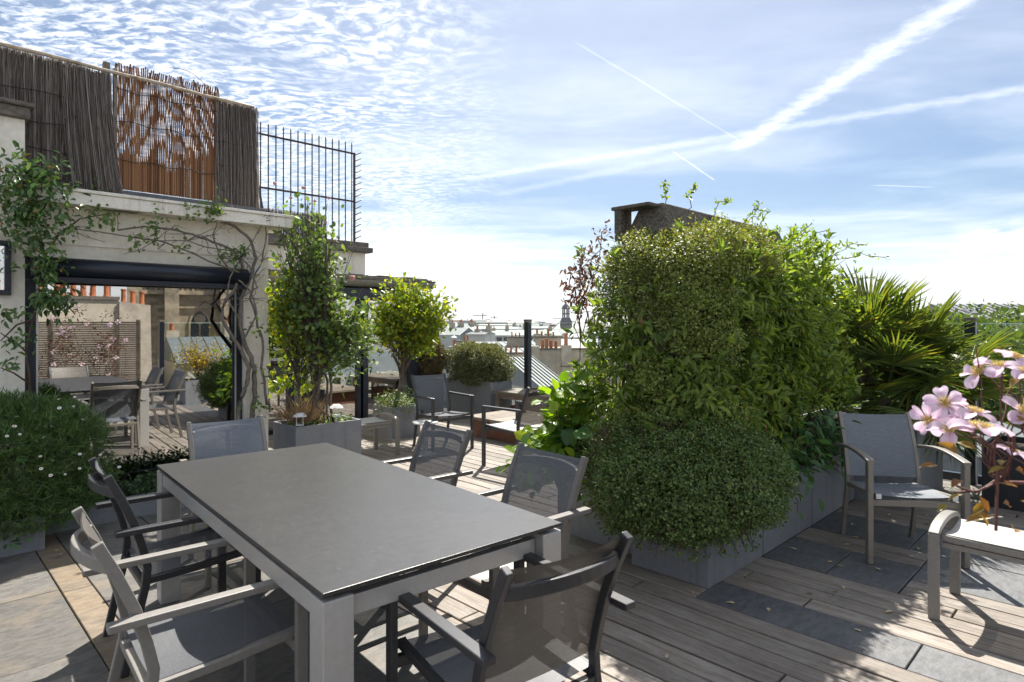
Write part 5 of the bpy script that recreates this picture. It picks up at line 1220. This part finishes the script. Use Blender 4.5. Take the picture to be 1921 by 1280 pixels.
M['cglass'] = plain('dark window glass', (0.035, 0.042, 0.05), 0.15)
M['seam'] = plain('dark seam lead', (0.12, 0.13, 0.14), 0.7)  # one even dark grey for the raised roof seams
pot_m = MB().lathe([(0.15, 0), (0.13, 0.1), (0.12, 0.6), (0.15, 0.62), (0.15, 0.7), (0.10, 0.7)], n=10).mesh('chimney_pot', M['pot'], False)
def pots(parent, pts, s=1.0):
    for p in pts:
        o = place(pot_m, 'chimney_pot', parent, loc=p); k = s*random.uniform(.75, 1.15); o.scale = (s, s, k)
def seams(mb, p00, p10, p01, p11, n, h=0.06, w_=0.05):
    """raised seams from edge p00-p10 (eave) to p01-p11 (ridge)"""
    for k in range(n+1):
        t = k/n; a, b = Vector(p00).lerp(Vector(p10), t), Vector(p01).lerp(Vector(p11), t); mb.beam(a + Vector((0, 0, h/2)), b + Vector((0, 0, h/2)), w_, h)
def windows(parent, w_, zs, xs, y, ww=1.0, hh=1.7, frame=M['white']):
    for z in zs:
        for x in xs:
            f = MB().box(x-ww/2-.12, x+ww/2+.12, y-.10, y+.02, z-.12, z+hh+.12).build('window', frame, parent)
            MB().box(x-ww/2, x-.03, y-.13, y-.101, z, z+hh).build('pane', M['cglass'], f); MB().box(x+.03, x+ww/2, y-.13, y-.101, z, z+hh).build('pane', M['cglass'], f)
def building(label, c, w_, d, eave, ridge, rot=0.0, kind='gable', wall='cwall1', roof='zinc', nseam=0, chim=1, win=None, group=None, name='apartment_building', seam_h=0.055):
    """local x along the ridge, -y towards the viewer"""
    r_ = thing(name, label, 'building', (c[0], c[1], GROUND_Z), rot, group); E, Q = eave-GROUND_Z, ridge-GROUND_Z; x, y = w_/2, d/2
    MB().box(-x, x, -y, y, 0, E).build('wall', M[wall], r_)
    mb = MB(); o = 0.25
    if kind == 'gable':
        mb.add([(-x, -y-o, E-.05), (x, -y-o, E-.05), (x, y+o, E-.05), (-x, y+o, E-.05), (-x, 0, Q), (x, 0, Q)], [(0,1,5,4),(2,3,4,5),(3,0,4),(1,2,5),(3,2,1,0)]); fr = ((-x, -y-o, E-.05), (x, -y-o, E-.05), (-x, 0, Q), (x, 0, Q))
    else:
        k = min(1.2, y*.3); h = (Q-E)*.72
        mb.add([(-x-o, -y-o, E+.01), (x+o, -y-o, E+.01), (x+o, y+o, E+.01), (-x-o, y+o, E+.01), (-x+k, -y+k, E+h), (x-k, -y+k, E+h), (x-k, y-k, E+h), (-x+k, y-k, E+h), (-x+2*k, 0, Q), (x-2*k, 0, Q)],
               [(3,2,1,0),(0,1,5,4),(1,2,6,5),(2,3,7,6),(3,0,4,7),(4,5,9,8),(6,7,8,9),(5,6,9),(7,4,8)]); fr = ((-x+k, -y+k, E+h), (x-k, -y+k, E+h), (-x+2*k, 0, Q), (x-2*k, 0, Q))
    rf = mb.build('roof', M[roof], r_)
    if nseam:
        mb = MB(); seams(mb, *fr, nseam, seam_h, seam_h*.8); mb.build('roof_seams', M['seam'], rf)
    for k in range(chim):
        cx = random.choice([-x+.5, x-.5, random.uniform(-x, x)]); cw = random.uniform(.8, 2.2); yy = random.uniform(-.6, .6)
        s_ = MB().box(cx-.4, cx+.4, yy-cw/2, yy+cw/2, E, Q+random.uniform(.4, 1.1)).build('chimney', M['cwall3'], r_); top = max(v.co.z for v in s_.data.vertices)
        pots(s_, [(cx, yy-cw/2+.25+.42*j, top) for j in range(int(cw/.42))], .8)
    if win: windows(r_, w_, *win, -y)
    return r_

# named buildings in the gap between the lemon tree and the greenery
p = at(1040, 657, 38); pw = thing('party_wall_house', 'stained beige party wall with orange chimney pots beyond the glass', 'building', (p.x, p.y, GROUND_Z), R(4))
E = p.z - GROUND_Z; MB().box(-1.45, 6.0, 0, 5.0, 0, E).build('wall', M['cwall3'], pw)
MB().box(-1.5, 6.1, -.08, .5, E+.002, E+.12).build('coping', M['coping'], pw)
MB().box(.40, 1.0, -.28, .3, E-9, E+.30).build('flue_shaft', M['cwall3'], pw)
MB().box(-1.5, -.95, -.3, .4, E-5, E+.25).build('flue_shaft', M['cwall3'], pw)
for z in (-1.0, -2.9): MB().box(.36, 1.04, -.31, .0, E+z, E+z+.05).build('iron_strap', M['wire'], pw)
pots(pw, [(-.72, .2, E+.12), (-.45, .35, E+.12), (-.2, .2, E+.12), (.12, .3, E+.0)], .8)
tall = place(pot_m, 'chimney_pot', pw, loc=(.7, .0, E+.30)); tall.scale = (.9, .9, 1.05)
MB().lathe([(.34, 1.10), (.02, 1.30)], (.7, 0, E+.02), 12).build('cowl', M['white'], pw)
MB().add([(-4.2, -1.0, E-3.2), (-1.0, -1.0, E-3.2), (-1.0, 3.5, E-1.7), (-4.2, 3.5, E-1.7), (-4.2, -1.0, E-3.4), (-1, -1, E-3.4), (-1, 3.5, E-1.9), (-4.2, 3.5, E-1.9)], [(0,1,2,3),(7,6,5,4),(0,4,5,1),(1,5,6,2),(2,6,7,3),(3,7,4,0)]).build('lean_to_roof', M['zinc2'], pw)
p = at(1028, 634, 47); cs_ = thing('chimney_block', 'rough grey chimney block behind the party wall', 'chimney', (p.x, p.y, GROUND_Z), 0.2); E = p.z-GROUND_Z
MB().box(-.9, .9, -.4, .4, 0, E).build('stack', M['cwall3'], cs_); MB().box(-1.0, 1.0, -.5, .5, E+.002, E+.15).build('ledge', M['coping'], cs_); pots(cs_, [(-.5, 0, E+.15), (0, 0, E+.15), (.4, 0, E+.15)], .55)
def roof_house(label, px0, px1, py_ridge, py_eave, Yr, Ye, roof='zinc', wall='cwall1', n=9, rot=0.0, chim=0):
    a, b = at(px0, py_ridge, Yr), at(px1, py_ridge, Yr); e = at((px0+px1)/2, py_eave, Ye); d = 2*(Yr-Ye)
    return building(label, ((a.x+b.x)/2, Yr), b.x-a.x, d, e.z, a.z, rot, 'gable', wall, roof, n, chim)
roof_house('long pale zinc roof with diagonal seams left of the dark post', 884, 1002, 641, 661, 58, 52.5, n=10, rot=R(14))
roof_house('steep pale zinc roof right behind the hedge', 945, 1000, 670, 735, 33, 28.5, n=7, rot=R(24))
p = at(955, 661, 44); q_ = thing('chimney_block', 'low beige chimney wall carrying four terracotta pots behind the hedge', 'chimney', (p.x, p.y, GROUND_Z), R(6)); E = p.z-GROUND_Z
MB().box(-.98, .98, -.35, .35, 0, E-.1).build('stack', M['cwall3'], q_); MB().box(-1.05, 1.05, -.42, .42, E-.099, E).build('ledge', M['coping'], q_); pots(q_, [(-.62, 0, E), (-.25, 0, E), (.12, 0, E), (.5, 0, E)], .62)
p = at(967, 634, 56); q_ = thing('chimney_block', 'beige chimney block on the zinc roof left of the dark post', 'chimney', (p.x, p.y, GROUND_Z), R(10)); E = p.z-GROUND_Z
MB().box(-.75, .75, -.4, .4, 0, E).build('stack', M['cwall3'], q_); MB().box(-.85, .85, -.5, .5, E+.002, E+.12).build('ledge', M['coping'], q_); pots(q_, [(-.35, 0, E+.12), (.0, 0, E+.12), (.35, 0, E+.12)], .5)
p = at(872, 641, 50); q_ = thing('chimney_block', 'grey chimney block with two pots above the bronze shrub', 'chimney', (p.x, p.y, GROUND_Z), R(-8)); E = p.z-GROUND_Z
MB().box(-.62, .62, -.4, .4, 0, E).build('stack', M['cwall3'], q_); MB().box(-.7, .7, -.46, .46, E+.002, E+.1).build('ledge', M['coping'], q_); pots(q_, [(-.05, 0, E+.1), (.2, 0, E+.1)], .62)
p = at(851, 650, 50); q_ = thing('chimney_flue', 'single tall terracotta flue with a white cowl', 'chimney', (p.x, p.y, GROUND_Z)); E = p.z-GROUND_Z
MB().box(-.4, .4, -.4, .4, 0, E).build('stack', M['cwall2'], q_); pots(q_, [(0, 0, E)], .9); MB().lathe([(.26, .72), (.02, .86)], (0, 0, E), 10).build('cowl', M['white'], q_)
roof_house('zinc gabled house with white wall beyond the lemon tree', 826, 880, 615, 628, 112, 106, n=12, rot=R(-10), wall='cwall2', chim=2)
roof_house('white walled house with blank gable left of centre', 858, 890, 611, 622, 122, 117, 'zinc2', 'cwall2', 6, R(20), 2)
roof_house('pale plain house with low roof beside the blank gable', 884, 920, 623, 627, 104, 98, 'slateroof', 'cwall2', 5, R(-6), 2)
x_ = roof_house('long green grey roof with a band of dark windows', 922, 1046, 619, 629, 150, 142, 'copper', 'cwall2', 18, R(3), 3); E = at(984, 629, 142).z-GROUND_Z
for k in range(9): MB().box(-7.0+1.6*k, -5.8+1.6*k, -8.08, -7.98, E-1.6, E-.5).build('window', M['cglass'], x_)
roof_house('broad zinc roofed block right of the dark post', 1000, 1120, 636, 652, 76, 70, n=14, rot=R(-7), chim=2)
# domed church tower
p = at(1061, 605, 330); ch_ = thing('church', 'dark church bell tower with a small dome on the skyline', 'church', (p.x, p.y, GROUND_Z)); z0 = -GROUND_Z
def zz(py): return CAM_H+(605-py)/FP*330-GROUND_Z
MB().add([(-6.5, -6, 0), (6.5, -6, 0), (6.5, 6, 0), (-6.5, 6, 0), (-6.5, -6, zz(617)), (6.5, -6, zz(617)), (6.5, 6, zz(617)), (-6.5, 6, zz(617))], [(3,2,1,0),(4,5,6,7),(0,1,5,4),(1,2,6,5),(2,3,7,6),(3,0,4,7)]).build('nave_wall', M['stone'], ch_)
MB().add([(-7, -6.4, zz(617)+.01), (7, -6.4, zz(617)+.01), (7, 6.4, zz(617)+.01), (-7, 6.4, zz(617)+.01), (-2.6, 0, zz(604)), (2.6, 0, zz(604))], [(0,1,5,4),(1,2,5),(2,3,4,5),(3,0,4),(3,2,1,0)]).build('nave_roof', M['slateroof'], ch_)
MB().add([(-3.2, -3.2, zz(606)), (3.2, -3.2, zz(606)), (3.2, 3.2, zz(606)), (-3.2, 3.2, zz(606)), (-2.1, -2.1, zz(596)), (2.1, -2.1, zz(596)), (2.1, 2.1, zz(596)), (-2.1, 2.1, zz(596))], [(3,2,1,0),(4,5,6,7),(0,1,5,4),(1,2,6,5),(2,3,7,6),(3,0,4,7)]).build('tower_base', M['slateroof'], ch_)
for k in range(8):
    a = math.pi/8 + k*math.pi/4; MB().beam((1.75*math.cos(a), 1.75*math.sin(a), zz(596)), (1.75*math.cos(a), 1.75*math.sin(a), zz(580)), .55, .55).build('belfry_column', M['slateroof'], ch_)
MB().lathe([(2.2, zz(589)-.3), (2.2, zz(589)+.3)], n=8).build('belfry_band', M['slateroof'], ch_)
MB().lathe([(2.3, zz(580)), (2.3, zz(578.5)), (2.05, zz(577)), (1.75, zz(574)), (1.1, zz(571.5)), (.5, zz(570)), (.5, zz(568)), (.2, zz(567)), (.08, zz(562))], n=12).build('dome', M['slateroof'], ch_, smooth=True)
# cranes
def crane(label, px, py, Y, jl, jr):
    p = at(px, py, Y); c = thing('tower_crane', label, 'crane', (p.x, p.y, GROUND_Z), 0, 'tower cranes on the horizon'); H = p.z-GROUND_Z; w_ = .9
    MB().box(-w_, w_, -w_, w_, 0, H+4).build('mast', M['iron'], c); MB().box(-jl, jr, -.5, .5, H-.6, H+.6).build('jib', M['iron'], c)
    MB().beam((0, 0, H+4), (-jl*.7, 0, H+.4), .3, .3).build('tie', M['iron'], c); MB().beam((0, 0, H+4), (jr*.9, 0, H+.4), .3, .3).build('tie', M['iron'], c)
crane('larger tower crane above the skyline left of centre', 905, 592, 1100, 17, 8); crane('smaller tower crane above the skyline', 927, 596.5, 1250, 8, 5)
# building and trees to the right beyond the palm
a, b = at(1745, 571, 74), at(2100, 569, 74); e = at(1900, 597, 68.5)
rb = building('long zinc roofed building with roof lights at the far right', ((a.x+b.x)/2, 74), b.x-a.x, 11, e.z, a.z, 0, 'gable', 'stone', 'zinc', 26, 2, None, None, seam_h=.10)
for k in range(7):
    x = -10+k*3.0; MB().box(x-.6, x+.6, -5.62, -5.5, e.z-GROUND_Z-1.5, e.z-GROUND_Z-.2).build('window', M['cglass'], rb)
for x in (-8.5, -4.2): 
    mb = MB(); zr = a.z-GROUND_Z; ze = e.z-GROUND_Z; s_ = (zr-ze)/5.75
    mb.add([(x-.9, -4.2, ze+s_*1.55+.12), (x+.9, -4.2, ze+s_*1.55+.12), (x+.9, -2.6, ze+s_*3.15+.12), (x-.9, -2.6, ze+s_*3.15+.12)], [(0,1,2,3)]); mb.v += [(vx, vy, vz-.15) for vx, vy, vz in mb.v[:4]]; mb.f += [(0,4,5,1),(1,5,6,2),(2,6,7,3),(3,7,4,0)]
    mb.build('roof_light', M['zincdark'], rb)
M['l_tree'] = leafmat('plane tree leaf', ramp3((0.045, 0.085, 0.02), (0.085, 0.14, 0.028), (0.15, 0.20, 0.04)), (1.4, 1.4, 0.5), 0.35)
def big_tree(label, x, y, ztop, rad, n=2600):
    t_ = plant('street_tree', label, (x, y, GROUND_Z), 'tree', 'street trees beyond the glass'); base = Vector((x, y, GROUND_Z)); c = np.array([x, y, ztop-rad*.95])
    stems(t_, [(curve(base, Vector(c), 7, 0, .15), [.35-.03*k for k in range(8)])], M['bark'], 'trunk', 8)
    d = rdir(n); rr = (0.55+.45*rng.random(n)**.5)*(1+.22*sn(d*1.4+x, 1.6)); P = c + d*rad*rr[:, None]*np.array([1, 1, .95])
    P = np.repeat(P, 4, 0) + rng.normal(0, .22, (n*4, 3)); foliage(t_, P, rdir(len(P)), rdir(len(P)) + np.array([0, 0, .6]), .16+.16*rng.random(len(P)), .7, M['l_tree'], OVAL, 0, name='crown')
    stem_mass(t_, [(curve(Vector(c)-Vector((0, 0, rad)), Vector(c)+Vector(rdir(1)[0])*rad*.8, 5, 0, .2), .08) for k in range(14)], M['bark'], 'limbs')
for x, y, zt, r_, lb in ((19.5, 27, 1.75, 3.6, 'broad tree just beyond the glass at the right'), (25.5, 31, 2.0, 4.2, 'taller tree right of the broad tree beyond the glass'), (21, 40, 2.25, 4.5, 'tree with rounded top in front of the long zinc roof'), (33, 43, 2.3, 5, 'tree below the long zinc roof at the frame edge')): big_tree(lb, x, y, zt, r_)
nb_ = building('low neighbouring house with nearly white zinc roof below the glass at the right', (12.2, 13.2), 9.5, 7.5, -1.35, -0.45, TH-math.pi/2+R(60), 'gable', 'cwall1', 'zinc', 12, 0, seam_h=.05)

# far rows of roofs
walls = ['cwall1', 'cwall2', 'stone', 'cwall1']; roofs = ['zinc', 'zinc', 'zinc2', 'zinc', 'slateroof', 'copper']
def far_label(kd, rf_, r_, Y):
    side = 'behind the lemon tree' if r_ < -0.11 else 'left of the dark post' if r_ < 0.02 else 'right of the dark post'
    return ('nearer' if Y < 300 else 'distant' if Y < 560 else 'tiny') + ' ' + {'gable': 'gabled', 'mansard': 'mansard'}[kd] + ' city house with ' + {'zinc': 'pale zinc', 'zinc2': 'blue grey', 'slateroof': 'dark slate', 'copper': 'greenish'}[rf_] + ' roof, ' + side
Y = 170
while Y < 1000:
    x = -0.24*Y
    while x < 0.17*Y:
        w_ = random.uniform(11, 22)*(1+Y/900); top = random.gauss(-1.2, 1.5) + Y*0.0035
        if abs(x+w_/2 - at(1061, 605, 330).x) > 14 or Y > 330 or Y < 250:
            kd, rf_ = random.choice(['gable', 'mansard', 'mansard']), random.choice(roofs)
            b_ = building(far_label(kd, rf_, (x+w_/2)/Y, Y), (x+w_/2, Y+random.uniform(-.04, .04)*Y), w_, random.uniform(9, 14), top-random.uniform(2.4, 4), top, random.uniform(-.5, .5), kd, random.choice(walls), rf_, 0, random.choice([1, 2, 3]) if Y < 420 else 1, ([top-6.4-GROUND_Z], [w_*(-.36+.18*j_) for j_ in range(5)]) if Y < 330 else None, 'far city houses', 'city_house')
            if Y < 480:
                E = top-3.6-GROUND_Z
        x += w_*random.uniform(1.0, 1.35)
    Y *= 1.24
def city_mass(name, label, y0, y1, x0, x1, n, rise, mats):
    for mi, (mn) in enumerate(mats):
        mb = MB(); mr = MB()
        for k in range(n//len(mats)):
            y = y0*(y1/y0)**random.random(); x = y*random.uniform(x0, x1); w_, d = random.uniform(12, 32)*(1+y/2500), random.uniform(10, 20); z = random.gauss(-2.5, 1.9)+rise*y
            if random.random() < .03: z += random.uniform(2, 6)
            mb.box(x-w_/2, x+w_/2, y-d/2, y+d/2, GROUND_Z, z)
            mr.add([(x-w_/2, y-d/2, z+.01), (x+w_/2, y-d/2, z+.01), (x+w_/2, y+d/2, z+.01), (x-w_/2, y+d/2, z+.01), (x-w_/3, y, z+3), (x+w_/3, y, z+3)], [(0,1,5,4),(1,2,5),(2,3,4,5),(3,0,4)])
        o = mb.build(name, M[mn]); tag(o, label + ', ' + ['cream', 'grey', 'stone'][mi] + ' walls', 'city', kind='stuff')
        o2 = mr.build(name+'_roofs', M[['zinc', 'zinc2', 'slateroof'][mi]]); tag(o2, label + ', ' + ['pale zinc', 'blue zinc', 'dark slate'][mi] + ' roofs', 'roofs', kind='stuff')
city_mass('distant_city', 'hazy mass of distant city houses along the horizon', 950, 4200, -0.9, 1.1, 1500, .0042, ['cwall1', 'cwall2', 'stone'])
city_mass('side_city', 'mass of city houses mostly hidden behind the greenery', 170, 950, 0.19, 1.3, 240, .002, ['cwall1', 'cwall2'])

# ------------------------------------------------------------------ what the windows mirror, behind and right of the camera
def mirr(px, py, Zv, B=HB+0.07):
    r_ = (px-960)/FP; P_ = Vector((r_*Zv, Zv, CAM_H+(605-py)/FP*Zv)); rot = PROT if B < 7 else 0.0
    c = Wd(pc[0], B); n = Matrix.Rotation(rot, 3, 'Z') @ V; return P_ - n*(2*(P_-c).dot(n))
p = mirr(175, 562, 38); mw = thing('chimney_wall', 'sunlit stone wall topped with terracotta pots, seen mirrored in the window', 'building', (p.x, p.y, GROUND_Z), TH); E = p.z-GROUND_Z
MB().box(-5.0, 1.3, -5, 0, 0, E).build('wall', M['stone'], mw); MB().box(-5.1, 1.35, -.9, .12, E+.002, E+.2).build('coping', M['coping'], mw)
pots(mw, [(-2.6, -.3, E+.2), (-1.8, -.3, E+.2), (-1.5, -.5, E+.2), (-1.0, -.3, E+.2), (-.5, -.3, E+.2), (0, -.4, E+.2), (.7, -.3, E+.2)], 1.25)
MB().add([(1.31, -5, 0), (3.4, -5, 0), (3.4, .4, 0), (1.31, .4, 0), (1.31, -5, E-.1), (3.0, -5, E-.3), (3.0, .2, E-.3), (1.31, .2, E-.1)], [(3,2,1,0),(4,5,6,7),(0,1,5,4),(1,2,6,5),(2,3,7,6),(3,0,4,7)]).build('gable', M['cwall3'], mw)
pots(mw, [(1.6, -.3, E-.12), (2.1, -.3, E-.2), (2.6, -.3, E-.25)], 1.1)
for x in (-4.4, -3.4, .9): MB().tube([(x, -.5, E+.2), (x, -.5, E+3.4)], .035, 6).build('aerial', M['iron'], mw)
MB().tube([(-4.9, -.5, E+1.5), (1.2, -.5, E+1.4)], .02, 5).build('aerial', M['iron'], mw)
M['church'] = plain('sooty gothic limestone', (0.34, 0.285, 0.205), 0.95, 0, 0.3, 0.9, 0, (0.10, 0.085, 0.065), 0.35, 0.85)
p = mirr(360, 600, 92); gt = thing('gothic_church', 'weathered gothic church tower, seen mirrored in the window', 'church', (p.x, p.y, GROUND_Z), TH+R(12))
MB().box(-7.5, 11, -10, 0, 0, 52).build('wall', M['church'], gt)
for x in (-7.2, -2.6, 4.6, 10): MB().box(x-.9, x+.9, .01, 1.9, 0, 50).build('buttress', M['church'], gt)
MB().box(-8, 11.4, .02, .9, 27.6, 28.2).build('cornice', M['church'], gt)
for z in (16.5, 19.2, 25.6): MB().box(-7.6, 11.1, .02, .35, z, z+.35).build('string_course', M['church'], gt)
for k in range(24):
    if all(abs(-6+k*.68-x) > 1.0 for x in (-7.2, -2.6, 4.6, 10)): MB().box(-6.15+k*.68, -5.85+k*.68, .25, .55, 28.21, 29.3).build('baluster', M['church'], gt)
MB().box(-8, 11.4, .2, .6, 29.31, 29.6).build('handrail', M['church'], gt)
def arch(cx, z0, w_, h, y, parent, mat, pointed=True, th=.25, name='arch_window'):
    pts = [(cx-w_/2, z0)] + ([(cx-w_/2+w_*(1-math.cos(t*math.pi/3)), z0+h+w_*math.sin(t*math.pi/3)) for t in np.linspace(0, 1, 7)] + [(cx+w_/2-w_*(1-math.cos(t*math.pi/3)), z0+h+w_*math.sin(t*math.pi/3)) for t in np.linspace(1, 0, 7)][1:] if pointed
                              else [(cx-w_/2*math.cos(t*math.pi), z0+h+w_/2*math.sin(t*math.pi)) for t in np.linspace(0, 1, 11)]) + [(cx+w_/2, z0)]
    n = len(pts); vs = [(x, y, z) for x, z in pts] + [(x, y-.2, z) for x, z in pts]
    o = MB().add(vs, [tuple(range(n))] + [(k, k+n, (k+1) % n+n, (k+1) % n) for k in range(n)]).build(name, M['cglass'], parent)
    mb = MB(); mb.path([(x, y+.05, z) for x, z in pts], th, th, up=(0, 1, 0)); mb.build('arch_moulding', mat, o); return o
for x in (1.0, 7.3):
    w0 = arch(x, 20.5, 2.7, 2.6, .06, gt, M['church']); MB().beam((x, .1, 20.5), (x, .1, 24.5), .22, .2).build('mullion', M['church'], w0)
    MB().lathe([(.75, -.12), (.75, .12), (.55, .12), (.55, -.12)], n=14).build('rose_tracery', M['church'], w0).matrix_local = Matrix.Translation((x, .12, 24.0)) @ Matrix.Rotation(R(90), 4, 'X')
for x in (1.0, 7.3): arch(x, 31, 2.4, 7, .06, gt, M['church'])
p = mirr(380, 632, 44); md = building('house with blue zinc roof and dormer chimneys, seen mirrored in the window', (p.x, p.y), 4.6, 6, p.z-1.6, p.z, TH, 'gable', 'cwall1', 'zinc2', 6, 2)
md.rotation_euler.z = TH+math.pi
p = mirr(730, 668, 62, AB+.04); sb = thing('arched_house', 'stone house with arched dormers, seen mirrored in the annex door', 'building', (p.x, p.y, GROUND_Z), TH); E = p.z-GROUND_Z
MB().box(-14, 14, -9, 0, 0, E-4.2).build('wall', M['stone'], sb); MB().box(-14.2, 14.2, -9, .5, E-4.199, E-3.7).build('cornice', M['stone'], sb)
MB().add([(-14, -9, E-3.69), (14, -9, E-3.69), (14, 0, E-3.69), (-14, 0, E-3.69), (-14, -8, E), (14, -8, E), (14, -1.2, E), (-14, -1.2, E)], [(3,2,1,0),(4,5,6,7),(0,1,5,4),(1,2,6,5),(2,3,7,6),(3,0,4,7)]).build('roof', M['zinc2'], sb)
for k in range(9):
    x = -12+k*3; MB().box(x-1.05, x+1.05, -1.5, .12, E-3.69, E-1.6).build('dormer', M['cwall1'], sb); arch(x, E-3.2, 1.2, 1.0, .15, sb, M['cwall1'], False, .3)
tag(MB().box(-9, 9, -1.2, 3, 0, E-7).build('awning_floor', M['redwood'], sb), None, None)

# ------------------------------------------------------------------ air
def haze():
    hb = MB().box(-5200, 5200, -400, 4900, GROUND_Z-1.0, 60.0).build('haze', None); hb["kind"] = "stuff"; hb["label"] = "pale summer haze over the distant city"; hb["category"] = "haze"
    m = bpy.data.materials.new('haze'); m.use_nodes = True; t = NT(m.node_tree); t.N.remove(t.N['Principled BSDF'])
    v = t.n('ShaderNodeVolumePrincipled'); v.inputs['Color'].default_value = (0.80, 0.86, 0.95, 1); v.inputs['Density'].default_value = 0.00009; v.inputs['Anisotropy'].default_value = 0.3
    t.L.new(v.outputs[0], t.N['Material Output'].inputs['Volume']); hb.data.materials.append(m)
HAZE = True
if HAZE: haze()
